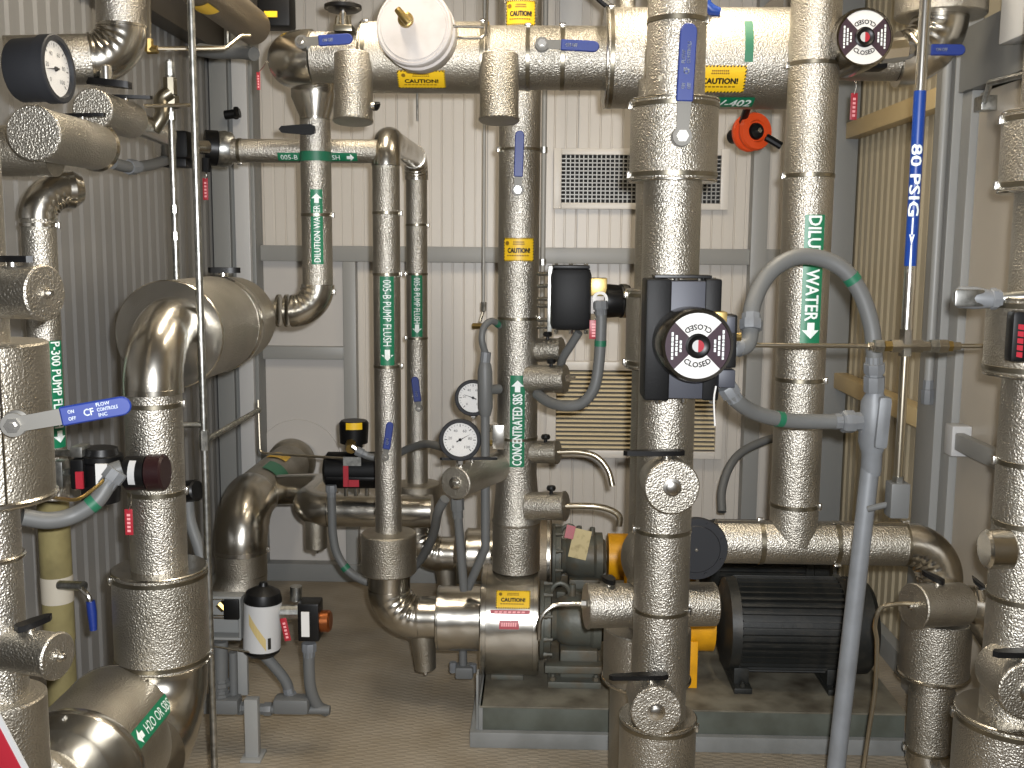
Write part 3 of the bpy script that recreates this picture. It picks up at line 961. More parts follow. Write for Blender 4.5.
# ---------------------------------------------------------------- drum (large jacket) on the left, with its elbow down
t = thing('strainer_drum', 'large aluminium drum with a fat elbow curving down to a pedestal marked H2O OR SBS', 'pipe', V((dX, 2.55, 0)))
rd = m(54.5, 2.7)
bm = nb(); lathe(bm, V((dX, 2.7, dz)), Y1, [(0, 0), (0, rd - 0.004), (0.006, rd + 0.001), (0.44, rd + 0.001), (0.446, rd * 0.6)], 64, False)
mk('drum_jacket', bm, M_ST, t)
rim(t, V((dX, 2.704, dz)), Y1, rd - 0.002, 0.01)
rim(t, V((dX, 3.08, dz)), Y1, rd, 0.05)
bm = nb(); lathe(bm, V((dX, 3.14, dz)), Y1, [(0, rd * 0.98), (0.14, rd * 0.95), (0.22, rd * 0.5), (0.34, rd * 0.42)], 48); mk('drum_end', bm, M_STF, t)
K = Vert(157, 500, 2.53)
rk = m(28.5, 2.53)
zt = P(165, 312, 2.55).z - rk * 0.1
kc = V((K.X, K.Y, zt - 0.035))
a, b_ = elbow(t, V((K.X, 2.9, kc.z)), kc, K.h(0.5), rk * 1.05, 0.15, None, 0.02)
jacket(t, V((K.X, 2.72, kc.z)), a, rk * 1.05, M_AL)
jacket(t, K.at(575), b_, rk)
band(t, b_, Z1, rk * 1.03, 0.014, M_AL, False)
for y in (404, 491): band(t, K.at(y), Z1, rk, 0.012)
body(t, K.at(660), K.at(568), m(48, 2.53))
bm = nb(); sweep(bm, arc_pts(K.at(655), K.h(K.z(722)), V((K.X - 0.04, 1.0, K.z(722))), 0.16, 16)[3], m(46, 2.53), 40); mk('elbow', bm, M_AL, t)

tbar(t, V((dX + 0.02, 3.12, dz + rd + 0.004)), Z1, X1, m(28, 3.1), None, 0.026, 0.5)
# ---------------------------------------------------------------- H2O / SBS horizontal jacket at the lower left
c0 = P(122, 724, 2.45); L_ = 0.27
rr = m(66, 2.45)
bm = nb(); lathe(bm, c0, -Y1, [(0, rr * 0.6), (0, rr - 0.004), (0.004, rr), (L_ - 0.004, rr), (L_, rr - 0.004), (L_, rr * 0.5)], 64)
mk('jacket', bm, M_STF, t)
rim(t, c0 - Y1 * (L_ - 0.008), Y1, rr, 0.03)
rim(t, c0 - Y1 * 0.004, Y1, rr - 0.003, 0.01)
nut(t, c0 + V((-rr * 0.1, -L_ - 0.006, rr * 0.93)), -Y1, 0.008, None, 0.006, 'rivet')
fc = c0 - Y1 * L_
bm = nb(); lathe(bm, fc + V((-0.03, 0.005, 0.0)), -Y1, [(0, rr * 0.74), (0.02, rr * 0.78), (0.1, rr * 0.78)], 48); mk('neck', bm, M_AL, t)
bm = nb(); lathe(bm, fc + V((-0.035, -0.085, -0.005)), V((-0.2, -0.98, 0)), [(-0.02, rr * 0.78), (0.02, rr * 0.84), (0.03, rr * 0.84), (0.04, rr * 0.78), (0.07, rr * 0.76)], 48); mk('flange_jacket', bm, M_STF, t)
q = fc + V((-0.06, -0.19, rr * 0.62)); 
bm = nb(); box(bm, fc + V((-0.005, -0.158, rr * 0.4)), (0.05, 0.003, 0.05), Matrix.Rotation(0.7, 3, 'Y')); mk('caution_sticker', bm, M_YEL, t)
# marker across the drum's right flank
mid = P(159, 718, 2.33)
s_ = (mid.z - c0.z) / rr
n_ = V((math.cos(math.asin(max(-1, min(1, s_)))), 0, s_))
marker(t, V((c0.x, 2.315, c0.z)), Y1, rr, 0.235, 0.042, 'H2O OR SBS', M_GRN, M_WHT, V((0.86, 0, 0.51)), 'start', 0.025, 0.15)
# ---------------------------------------------------------------- flush line: inverted U feeding both pumps, with its header from the left
YP, YP2 = 3.47, 4.22
ZAX = P(510, 619, YP).z
N = Vert(387, 300, YP)
N2 = Vert(418, 300, YP2); N2.X = N.X + 0.012
r = m(13.5, YP)
zu = N.z(139)
t = thing('insulated_pipe', 'inverted-U aluminium flush line whose two legs drop to the pump suctions', 'pipe', V((N.X, YP, 0.3)))
a1, b1 = elbow(t, N.h(1.0), N.h(zu), V((N.X, YP2, zu)), r * 1.06, 0.085, None, 0.03)
a2, b2 = elbow(t, N.h(zu), N2.h(zu), N2.h(1.0), r * 1.06, 0.085, None, 0.03)
jacket(t, b1, a2, r * 1.0, M_AL)
for L, a_, Yq in ((N, a1, YP), (N2, b2, YP2)):
    jacket(t, L.h(0.62), a_, r if L is N else r * 0.95)
    bm = nb(); lathe(bm, L.h(0.485), Z1, [(0, 0.06), (0, 0.09), (0.005, 0.094), (0.135, 0.094), (0.14, 0.09), (0.145, 0.05)], 44); mk('sleeve_jacket', bm, M_STF if L is N else M_STF, t)
    pc = V((L.X, Yq, ZAX))
    e0, e1 = elbow(t, L.h(0.6), pc, pc + X1, 0.073, 0.105, None, 0.055)
    jacket(t, e0, L.h(0.487), 0.072, M_AL)
    xe = P(437, 620, YP).x
    jacket(t, e1, V((xe, Yq, ZAX)), 0.072, M_AL)
    bm = nb(); cyl(bm, V((L.X + 0.115, Yq, ZAX - 0.05)), V((L.X + 0.125, Yq, ZAX - 0.05 - 0.135)), 0.044, 0.036, 28, True, 0.003); mk('drain_boss', bm, M_STF, t)
    nut(t, V((L.X + 0.125, Yq, ZAX - 0.185)), -Z1, 0.01)
for y in (213, 274, 366): band(t, N.at(y), Z1, r, 0.010)
for y in (225, 274, 338): band(t, N2.at(y), Z1, r * 0.95, 0.010)
for L, y0, y1, rr, Yq in ((N, 276, 364, r, YP), (N2, 275, 336, r * 0.95, YP2)):
    c = (L.at(y0) + L.at(y1)) / 2
    ll = (L.at(y0) - L.at(y1)).length
    marker(t, c, -Z1, rr, ll, m(14, Yq) if L is N else m(11, Yq), '005-B PUMP FLUSH', M_GRN, M_WHT, None, 'end', m(8, Yq) if L is N else m(6, Yq), ll * 0.74)
for px0, py0, px1, py1, L in ((386, 456, 391, 421, N), (419, 408, 415, 376, N2)):
    c = P(px0, py0, L.Y - r - 0.002); e = P(px1, py1, c.y)
    lever(t, c, -Y1, e - c, (e - c).length * 0.22, (e - c).length * 0.78, m(7.5, c.y), None, [('ON', 0.02, 0.008, -0.02, 0)], 0.014, 0.022)
zf = N.z(151.5)
rf_ = m(11.5, YP)
xf = P(233, 150, YP).x
jacket(t, V((xf, YP, zf)), V((N.X - r * 0.6, YP, zf)), rf_)
for px in (240,): band(t, V((P(px, 150, YP).x, YP, zf)), X1, rf_, 0.012)
c = P(317, 157, YP - rf_)
s_ = max(-0.9, min(0.9, (c.z - zf) / rf_))
marker(t, V((c.x, YP, zf)), X1, rf_, m(78, YP), m(9, YP), '005-B PUMP FLUSH', M_GRN, M_WHT, V((0, -math.sqrt(1 - s_ * s_), s_)), 'end', m(5, YP), m(58, YP))

# ---------------------------------------------------------------- concentrated SBS riser on the near pump
C = Vert(517.5, 400, 3.45)
r = m(20.3, 3.45)
t = thing('insulated_riser', 'stucco-aluminium discharge riser with a green CONCENTRATED SBS marker and blue lever', 'pipe', C.h(ZAX + 0.19))
zt_ = ZAX + 0.185
jacket(t, C.at(520), C.h(ZC), r)
jacket(t, C.h(zt_), C.at(519), m(24.5, 3.45))
bm = nb(); lathe(bm, C.at(523), Z1, [(0, m(24.5, 3.45)), (0.01, m(25.3, 3.45)), (0.02, m(24, 3.45)), (0.16, r + 0.001)], 44); mk('reducer', bm, M_ST, t)
for y in (150, 318, 437): band(t, C.at(y), Z1, r, 0.010)
c = (C.at(373) + C.at(463)) / 2; ll = (C.at(373) - C.at(463)).length
marker(t, c, Z1, r, ll, m(15, 3.38), 'CONCENTRATED SBS', M_GRN, M_WHT, None, 'end', m(9.5, 3.38), ll * 0.78, bold=0.01)
c = C.at(249.5); caution(t, c, X1, r, m(32, 3.38), m(23, 3.38), None, lambda o: (lambda s, q, c=c: curved(c, Z1, tocam(c), r, o)(q, -s)))
c = P(518, 190, 3.45 - r - 0.002); e = P(520, 131, c.y)
lever(t, c, -Y1, e - c, (e - c).length * 0.22, (e - c).length * 0.78, m(9, c.y), None, None, 0.02, 0.026)
c = C.at(17); caution(t, c, X1, r, m(30, 3.38), m(23, 3.38), None, lambda o: (lambda s, q, c=c: curved(c, Z1, tocam(c), r, o)(q, -s)))
# side drain stubs with black knobs
def knob(t, c, rr=0.014):
    bm = nb(); lathe(bm, c - Z1 * 0.012, Z1, [(0, 0.006), (0.012, 0.006), (0.013, rr * 0.8), (0.02, rr), (0.028, rr * 0.8), (0.031, 0)], 14, False)
    return mk('knob', bm, M_BLK, t)
for x0, x1, y, rr, Yq in ((530, 561, 350, 12, 3.42), (533, 565, 379, 14, 3.37), (530, 557, 452, 11.5, 3.40), (533, 565, 506, 14.5, 3.36)):
    a, b_ = P(x0 - 6, y, Yq + 0.04), P(x1, y, Yq)
    stub(t, a, b_, m(rr, Yq), None, 0)
    q = P((x0 + x1) / 2 + 2, y, Yq); knob(t, V((q.x, Yq + 0.004, q.z + m(rr, Yq) + 0.004)), 0.016)
bm = nb(); sweep(bm, spline([P(556, 452, 3.40), P(580, 452, 3.39), P(597, 457, 3.38), P(608, 470, 3.37), P(612.5, 486, 3.36)], 8), 0.0095, 12); mk('drain_tube', bm, M_TUBE, t)
bm = nb(); sweep(bm, spline([P(564, 506, 3.36), P(590, 506, 3.35), P(608, 509, 3.35), P(619, 516, 3.35), P(619, 526, 3.35)], 8), 0.0105, 12); mk('drain_tube', bm, M_TUBE, t)
nut(t, P(565, 378, 3.37), X1, 0.012, None, 0.02)
# stub to the front left carrying the gauge
a, b_ = C.at(482) + V((-0.055, -0.02, 0)), P(456, 483, 3.17)
stub(t, V((a.x, a.y, b_.z)), b_, m(15.5, 3.3), None, 0.014)
tbar(t, (V((a.x, a.y, b_.z)) * 0.35 + b_ * 0.65) + Z1 * m(15.5, 3.35), Z1, V((-1, -0.1, 0)), m(56, 3.3), None, 0.012, 0.45)
# steel fitting block on its left flank
bm = nb(); boxp(bm, (P(493, 430, 3.42).x, 3.36, P(500, 446, 3.42).z), (P(505, 430, 3.42).x, 3.42, P(500, 422, 3.42).z), 0.004); mk('sample_block', bm, M_STEEL, t)
nut(t, P(493, 428, 3.39), -X1, 0.014, M_STEEL, 0.02); nut(t, P(493, 443, 3.39), -X1, 0.011, M_BRASS, 0.016)

# ---------------------------------------------------------------- pump sets
xs = lambda px: P(px, 619, YP).x
def pump_set(Yq, dx, near):
    ax = lambda px: V((xs(px) + dx, Yq, ZAX))
    zs = 0.135
    w_ = 'near' if near else 'far'
    # skid
    y0, y1 = Yq - 0.27, Yq + 0.33
    X0, X1_ = P(481, 707, 3.2).x + dx, P(905, 720, 3.2).x + dx
    t = thing('pump_skid', 'dirty grey steel pump skid under the pump carrying the red sticker' if near else 'dirty grey steel pump skid at the back wall', 'skid', V(((X0 + X1_) / 2, Yq, 0)))
    b = nb(); boxp(b, (X0 + 0.0, y0, 0.052), (X1_, y1, zs - 0.006), 0.003); mk('frame_channel', b, M_SKIDF, t)
    b = nb(); boxp(b, (X0 - 0.004, y0 - 0.006, zs - 0.006), (X1_ + 0.004, y1, zs), 0.002); mk('drip_plate', b, M_SKID, t)
    b = nb(); boxp(b, (X0 - 0.035, y0 - 0.02, 0.0), (X1_ + 0.02, y1, 0.052), 0.004); mk('plinth', b, M_PLINTH, t)
    b = nb(); boxp(b, (X0 - 0.008, y0 - 0.004, 0.052), (X0 + 0.006, y1, zs), 0.002); mk('end_plate', b, M_PLINTH, t)
    if near:
        b = nb(); boxp(b, (X0 - 0.016, y0 + 0.0, 0.053), (X0 - 0.0085, y0 + 0.05, zs + 0.10), 0.001)
        tag(mk('splash_plate', b, M_PLINTH), 'thin upright grey plate at the suction end of the near skid', 'plate')
    # pump
    t = thing('pump', 'jacketed pump with yellow CAUTION sticker and red sticker on its volute' if near else 'grey pump with a worn paper tag behind the near pump', 'pump', V((ax(510).x, Yq, zs)))
    rv = m(56, YP)
    b = nb(); lathe(b, ax(437.3), X1, [(0, m(20, YP)), (0, m(32, YP)), (0.004, m(33, YP)), (xs(483) - xs(437), m(33, YP))], 48); mk('suction_jacket', b, M_AL, t)
    rim(t, ax(439), X1, m(33, YP) - 0.003, 0.008)
    b = nb(); lathe(b, ax(482), X1, [(0, m(20, YP)), (0, rv - 0.004), (0.004, rv), (xs(539) - xs(482) - 0.004, rv), (xs(539) - xs(482), rv - 0.004), (xs(539) - xs(482), 0.02)], 64); mk('volute_jacket', b, M_AL if near else M_STB, t)
    for px in (486, 535): band(t, ax(px), X1, rv, 0.014, M_AL, False)
    b = nb(); lathe(b, ax(540), X1, [(0, m(40, YP)), (0.012, m(40, YP)), (0.014, m(36, YP)), (0.035, m(36, YP)), (0.04, m(22, YP)), (0.07, m(19, YP))], 36); mk('casing_cover', b, M_PUMP, t)
    for k in range(10):
        an = k * 0.628 + 0.2
        b = nb(); lathe(b, ax(540) + V((0.012, math.cos(an) * m(37.5, YP), math.sin(an) * m(37.5, YP))), X1, [(0, 0.009), (0.012, 0.009), (0.012, 0.006), (0.03, 0.006)], 6); mk('bolt', b, M_PUMP, t)
    L = xs(612) - xs(548)
    b = nb(); lathe(b, ax(554), X1, [(0, m(18, YP)), (0.02, m(24, YP)), (0.05, m(27, YP)), (L * 0.55, m(27, YP)), (L * 0.6, m(30, YP)), (L * 0.72, m(30, YP)), (L * 0.74, m(22, YP)), (L * 0.78, m(20, YP)), (L * 0.79, m(8, YP)), (L * 0.81, m(8, YP))], 36); mk('bearing_frame', b, M_PUMP, t)
    for px, hh in ((572, 0.035), (588, 0.03)):
        b = nb(); cyl(b, ax(px) + Z1 * m(24, YP), ax(px) + Z1 * (m(28, YP) + hh), 0.014, 0.011, 12); mk('filler_cap', b, M_PUMP, t)
    b = nb()
    pts = [ax(560) + V((math.cos(k * math.pi / 8) * 0.034, 0, m(26, YP) + math.sin(k * math.pi / 8) * 0.045)) for k in range(9)]
    sweep(b, pts, 0.008, 8); mk('lifting_eye', b, M_PUMP, t)
    b = nb(); boxp(b, ax(560) + V((0, -0.09, -ZAX + zs + 0.02)), ax(597) + V((0, 0.09, -m(22, YP))), 0.008); mk('bracket', b, M_PUMP, t)
    b = nb(); boxp(b, ax(548) + V((0, -0.13, -ZAX + zs)), ax(600) + V((0, 0.13, -ZAX + zs + 0.022)), 0.004); mk('foot', b, M_PUMP, t)
    for sx in (553, 595):
        nut(t, ax(sx) + V((0, -0.11, -ZAX + zs + 0.022)), Z1, 0.013, M_PUMP, 0.012, 'foot_bolt')
    b = nb(); boxp(b, ax(545) + V((0, -0.15, -ZAX + zs + 0.06)), ax(604) + V((0, -0.10, -ZAX + zs + 0.085)), 0.004); mk('cross_rail', b, M_PUMP, t)
    b = nb(); boxp(b, ax(492) + V((0, -0.07, -ZAX + zs)), ax(524) + V((0, 0.07, -rv + 0.012)), 0.004); mk('volute_foot', b, M_PUMP, t)
    if near:
        q = P(513, 601, YP - rv * 0.85); s_ = (q.z - ZAX) / rv
        n_ = V((0, -math.sqrt(1 - s_ * s_), s_))
        caution(t, V((q.x, Yq, ZAX)), X1, rv, m(36, YP - rv), m(20, YP - rv), n_)
        for px, py, ww, hh, tx in ((510, 614, 40, 4, None), (509, 625, 20, 9, 'HAZARD')):
            q = P(px, py, YP - rv * 0.98); s_ = (q.z - ZAX) / rv
            n_ = V((0, -math.sqrt(1 - s_ * s_), s_))
            S = lambda o, q=q, n_=n_: curved(V((q.x, Yq, ZAX)), X1, n_, rv, o)
            b = nb(); sheet_bm(b, -m(ww, 3.4) / 2, m(ww, 3.4) / 2, -m(hh, 3.4) / 2, m(hh, 3.4) / 2, S(0.0012), 2, 4)
            o = mk('red_sticker', b, M_RED, t)
            b = nb()
            k = 7
            for i in range(k):
                x0 = -m(ww, 3.4) * 0.4 + m(ww, 3.4) * 0.8 * i / k
                poly_bm(b, [(x0, -m(hh, 3.4) * 0.2), (x0 + m(ww, 3.4) * 0.08, -m(hh, 3.4) * 0.2), (x0 + m(ww, 3.4) * 0.09, m(hh, 3.4) * 0.22), (x0 + m(ww, 3.4) * 0.01, m(hh, 3.4) * 0.22)], S(0.002))
            o2 = mk('sticker_print', b, M_PINK, o); o2['kind'] = 'stuff'
    else:
        c = P(566, 545, Yq - 0.14)
        rt_ = Matrix.Rotation(0.22, 3, 'Y') @ Matrix.Rotation(-0.25, 3, 'X')
        b = nb(); box(b, P(580, 544, Yq - 0.15), (m(18, Yq), 0.002, m(29, Yq)), rt_, 0); o = mk('paper_tag', b, M_PAPER, t)
        o['label'] = 'worn paper tag'
        b = nb(); box(b, P(570, 532, Yq - 0.146), (m(9, Yq), 0.002, m(13, Yq)), rt_, 0); o = mk('red_tag', b, M_RED, t)
    # coupling guard
    t = thing('coupling_guard', 'safety yellow coupling guard between the near pump and its black motor' if near else 'safety yellow coupling guard behind the tagged pump', 'guard', V((ax(660).x, Yq, zs)))
    rg = m(29, YP)
    b = nb(); lathe(b, ax(607), X1, [(0, m(12, YP)), (0, rg), (xs(712) - xs(607), rg), (xs(712) - xs(607), m(12, YP))], 40); mk('guard_shell', b, M_SYEL, t)
    for px in (630, 688):
        b = nb(); boxp(b, ax(px - 5) + V((0, -rg - 0.012, -ZAX + zs)), ax(px + 6) + V((0, -rg - 0.002, -0.03)), 0.002); mk('guard_leg', b, M_SYEL, t)
    # motor
    t = thing('electric_motor', 'black finned electric motor with its feet bolted to the near skid' if near else 'black finned electric motor behind the dilution line', 'motor', V((ax(780).x, Yq, zs)))
    rm = m(44, YP)
    xm0, xm1 = xs(716) + dx, xs(846) + dx
    b = nb(); lathe(b, V((xm0 + 0.05, Yq, ZAX)), X1, [(0, rm * 0.7), (0, rm), (xm1 - xm0 - 0.07, rm), (xm1 - xm0 - 0.07, rm * 0.7)], 48); mk('stator_frame', b, M_MOT, t)
    b = nb(); lathe(b, V((xm0, Yq, ZAX)), X1, [(0, 0.03), (0, rm * 0.5), (0.015, rm * 0.8), (0.03, rm * 1.06), (0.062, rm * 1.09), (0.062, rm * 0.8)], 48); mk('end_bell', b, M_MOT, t)
    b = nb(); lathe(b, V((xm1 - 0.035, Yq, ZAX)), X1, [(0, rm * 0.8), (0, rm * 1.09), (0.03, rm * 1.09), (0.032, rm * 1.12), (0.09, rm * 1.1), (0.11, rm * 0.95), (0.118, rm * 0.4), (0.118, 0)], 48, False); mk('fan_cover', b, M_MOT, t)
    nf = 40
    b = nb(); boxp(b, (xm0 + 0.064, -0.0028, rm - 0.003), (xm1 - 0.037, 0.0028, rm * 1.11)); first = None
    for k in range(nf):
        an = 6.28318 * (k + 0.5) / nf
        if math.cos(an) < -0.86: continue
        if first is None:
            first = mk('fin', b, M_MOT, t); me = first.data
            # fin mesh is shared: put its origin on the motor axis
            off = WL[first.name].copy(); me.transform(Matrix.Translation(V((0, 0, off.z))))
            xcent = off.x
            o = first
        else: o = dup(first, (xcent, Yq, ZAX), t)
        o.location = V((xcent, Yq, ZAX)) - WL[t.name]
        o.rotation_euler = (an, 0, 0)
    for px in (737, 828):
        b = nb(); boxp(b, ax(px) + V((-0.03, -0.15, -ZAX + zs)), ax(px) + V((0.03, 0.15, -ZAX + zs + 0.02)), 0.004); boxp(b, ax(px) + V((-0.025, -0.11, -ZAX + zs + 0.018)), ax(px) + V((0.025, 0.11, -rm * 0.8)), 0.004); mk('foot', b, M_MOT, t)
        nut(t, ax(px) + V((0, -0.13, -ZAX + zs + 0.02)), Z1, 0.011, M_MOT, 0.01, 'foot_bolt')
pump_set(YP, 0.0, True)
pump_set(YP2, 0.05, False)

# ---------------------------------------------------------------- suction header through the back wall
t = thing('insulated_pipe', 'bare aluminium suction line coming through the wall collar, fat elbow turning down', 'pipe', P(240, 600, 4.0) * 1.0)
W0 = P(291, 463, 4.85)
xw, zw = W0.x, W0.z
rw = m(26, 4.0)
cor = V((xw, 4.0, zw))
e0, e1 = elbow(t, V((xw, 4.8, zw)), cor, V((xw, 4.0, 0.2)), rw * 1.04, 0.17, None, 0.03)
jacket(t, e0, V((xw, 4.865, zw)), rw * 0.98, M_STF)
bm = nb(); lathe(bm, V((xw, 4.868, zw)), -Y1, [(0, rw * 1.16), (0.05, rw * 1.12), (0.07, rw * 0.98)], 40, False); mk('wall_collar', bm, M_STF, t)
band(t, e1, Z1, rw * 1.04, 0.02, M_STEEL)
jacket(t, V((xw, 4.0, 0.3)), e1, rw, M_STF)
elbow(t, V((xw, 4.0, 0.5)), V((xw, 4.0, 0.15)), V((xw - 0.3, 3.7, 0.15)), rw, 0.149, M_STF)
bm = nb(); sheet_bm(bm, -0.07, 0.07, -0.05, 0.05, curved(V((xw, 4.35, zw)), Y1, V((0.6, 0, 0.8)), rw, 0.002)); mk('pipe_marker', bm, M_GRN, t)
bm = nb(); sheet_bm(bm, -0.05, 0.05, -0.045, 0.045, curved(V((xw, 4.55, zw)), Y1, V((0.2, 0, 0.98)), rw, 0.002)); mk('caution_sticker', bm, M_YEL, t)
# branch to the right
zbr = P(340, 510, 3.95).z
rb_ = m(17, 3.95)
q0, q1, q2 = P(432, 510, 3.95), V((P(304, 510, 3.95).x, 3.95, zbr)), V((P(304, 510, 3.95).x + 0.03, 4.3, zbr + 0.03))
q0.z = zbr
e0, e1 = elbow(t, q0, q1, q2, rb_ * 1.04, 0.09, None, 0.04)
jacket(t, q0, e0, rb_, M_AL)
bm = nb(); sweep(bm, fillet([e1, V((q2.x, 4.22, zbr + 0.02)), V((xw + 0.05, 4.3, zw))], 0.05), rb_, 28); mk('elbow', bm, M_AL, t)
c = P(316, 520, 3.95)
bm = nb(); cyl(bm, V((c.x, 3.95, zbr - 0.04)), V((c.x, 3.95, P(316, 548, 3.95).z)), m(11, 3.95), None, 24, True, 0.003); mk('drain_boss', bm, M_STF, t)
nut(t, V((c.x, 3.95, P(316, 548, 3.95).z)), -Z1, 0.012)
# round wall flashing round the collar
bm = nb(); lathe(bm, V((xw + 0.03, 4.879, zw + 0.0)), -Y1, [(0, 0.205), (0.006, 0.203), (0.006, 0.1)], 48, False)
tag(mk('wall_flashing', bm, M_WFL), 'pale round flashing plate on the back wall around the suction pipe', 'plate')

# ---------------------------------------------------------------- pump flush riser on the left with bare insulation below
Q = Vert(42.5, 300, 2.6)
r = m(16.5, 2.6)
t = thing('insulated_pipe', 'slim aluminium pipe with a P-300 PUMP FLUSH marker and bare yellow insulation below', 'pipe', Q.h(0))
zq = Q.z(190)
e0, e1 = elbow(t, Q.h(1.0), Q.h(zq), V((Q.X + 0.26, 2.6 + 0.26, zq + 0.02)), r * 1.1, 0.075, None, 0.04)
jacket(t, Q.at(498), e0, r)
bm = nb(); sweep(bm, [e1, e1 + V((0.012, 0.01, 0.001)), e1 + V((0.03, 0.024, 0.002))], [r * 1.1, r * 1.15, r * 0.8], 32); mk('elbow_end', bm, M_AL, t)
band(t, Q.at(225), Z1, r * 1.03, 0.01, M_AL)
jacket(t, Q.at(640), Q.at(499), r * 0.95, M_FOAM, 'bare_insulation')
jacket(t, Q.h(0), Q.at(641), r * 0.9, M_FOAM, 'bare_insulation')
bm = nb(); lathe(bm, Q.at(601), Z1, [(0, r * 0.97), (0.07, r * 0.98)], 32, False); mk('wrap', bm, M_WRAP, t)
c = (Q.at(340) + Q.at(446)) / 2; ll = (Q.at(340) - Q.at(446)).length
marker(t, c, -Z1, r, ll, m(16, 2.56), 'P-300 PUMP FLUSH', M_GRN, M_WHT, rot_n(tocam(c), Z1, 0.62), 'end', m(10, 2.56), ll * 0.8, bold=0.01)
bm = nb(); cyl(bm, P(60, 585, 2.56), P(84, 586, 2.52), 0.012, None, 16); mk('drain_cock', bm, M_GALV, t)
bm = nb(); sweep(bm, spline([P(80, 587, 2.52), P(88, 596, 2.51), P(91, 606, 2.51)], 6), 0.007, 10); o = mk('lever', bm, M_STEEL, t)
bm = nb(); sweep(bm, [P(90.5, 601, 2.51), P(92, 612, 2.51), P(93.5, 630, 2.51)], [0.011, 0.012, 0.009], 12); mk('grip', bm, M_BLUE, o)

# ---------------------------------------------------------------- capped valve pair at the upper left
c = P(34, 133, 2.3)
t = thing('capped_valve', 'large capped stucco-aluminium cylinder above the P-300 pipe with a round bright end', 'pipe', c)
rr = m(26, 2.3)
stub(t, V((c.x, 2.62, c.z)), c, rr, M_ST, 0, 'jacket')
bm = nb(); lathe(bm, V((c.x, 2.61, c.z)), Y1, [(0, rr), (0.012, rr + 0.004), (0.03, rr * 0.9), (0.05, rr * 0.6)], 40); mk('rear_rim', bm, M_AL, t)
jacket(t, V((XL + 0.02, 2.46, c.z - 0.025)), V((c.x - 0.03, 2.46, c.z - 0.025)), m(25, 2.45), M_STF, 'cross_pipe')
tbar(t, V((c.x, 2.55, c.z + rr)), Z1, V((-1, 0.02, -0.02)), m(46, 2.5), None, 0.014, 0.5)
c2 = P(93, 109, 2.6)
t = thing('capped_valve', 'smaller capped stucco-aluminium cylinder behind the large capped one', 'pipe', c2)
stub(t, V((c2.x, 2.84, c2.z)), c2, m(19, 2.6), M_ST, 0, 'jacket')
tbar(t, V((c2.x, 2.81, c2.z + m(19, 2.6))), Z1, V((1, 0.2, 0)), m(36, 2.8), None, 0.014, 0.35)
bm = nb(); sweep(bm, fillet([V((c2.x, 2.83, c2.z)), V((c2.x, 3.1, c2.z - 0.01)), P(165, 148, 3.25)], 0.06), 0.032, 24); mk('outlet', bm, M_AL, t)
# elbow dropping beside the large gauge
T = Vert(121, 10, 2.72)
r = m(23.5, 2.72)
zt2 = T.z(58)
t = thing('insulated_pipe', 'shiny bare aluminium elbow pipe dropping beside the large black gauge', 'pipe', T.h(zt2))
run(t, [T.h(ZC), T.h(zt2), V((T.X - 0.24, 2.6, zt2 - 0.03))], r, 0.085, None, None, 0.06)
tbar(t, P(106, 77, 2.66), -Z1, V((-1, 0, 0.1)), 0.1, None, 0.026, 0.6)

# ---------------------------------------------------------------- nearest riser on the left
S = Vert(-17, 420, 1.85)
r = m(30, 1.85)
t = thing('insulated_riser', 'stucco-aluminium riser with two capped side stubs and a long blue lettered lever', 'pipe', S.h(0))
jacket(t, S.h(0), S.h(ZC), r)
body(t, S.at(497), S.at(342), m(66, 1.85), M_STF, False)
rim(t, S.at(495), Z1, m(66, 1.85), 0.012)
bm = nb(); boxp(bm, (P(26, 420, 1.79).x - 0.001, 2.0, S.z(494)), (P(26, 420, 1.79).x + 0.001, 2.006, S.z(345)), 0); 
ang = -0.72
def on_s(py, a_): return V((S.X + math.sin(a_) * m(66, 1.85), S.Y - math.cos(a_) * m(66, 1.85), S.z(py)))
bm.clear()
qa, qb = on_s(494, 0.75), on_s(345, 0.75)
sweep(bm, [qa, qb], 0.0025, 6); mk('lap_seam', bm, M_AL, t)
for k in range(5):
    nut(t, on_s(360 + k * 30, 0.83), V((0.7, -0.7, 0)), 0.004, M_STEEL, 0.003, 'rivet')
body(t, S.at(800), S.at(695), m(47, 1.85), M_STF, False)
rim(t, S.at(556), Z1, r + 0.002, 0.01)
for py, pxc, hy, hx0, hx1 in ((293, 44, 265, 8, 35), (656, 57, 636, 18, 46)):
    b_ = P(pxc, py, 1.80)
    a = V((S.X + 0.01, 1.84, b_.z))
    stub(t, a, b_, m(28 if py < 400 else 24.5, 1.735), None, 0.007)
    q = a * 0.45 + b_ * 0.55
    tbar(t, q + Z1 * m(28 if py < 400 else 24.5, 1.735), Z1, V((1, -0.25, 0.0)) if py < 400 else V((0.6, 0.7, 0.1)), m(36, 1.735), None, 0.018, 0.4)
c = P(16, 423, S.Y - m(66, 1.85) * 0.86)
e = P(131, 408, c.y - 0.02)
n_ = V((0.25, -0.95, 0))
lever(t, c, n_, e - c, m(46, 1.75), m(70, 1.75), m(20, 1.75), None, [('CF', 0.016, 0.012, -0.012, 0), ('FLOW', 0.022, 0.006, 0.013, 0.010), ('CONTROLS', 0.034, 0.006, 0.019, 0.001), ('INC', 0.014, 0.006, 0.010, -0.008), ('ON', 0.010, 0.006, -0.040, 0.006), ('OFF', 0.012, 0.006, -0.040, -0.006)], m(13, 1.75), 0.03)
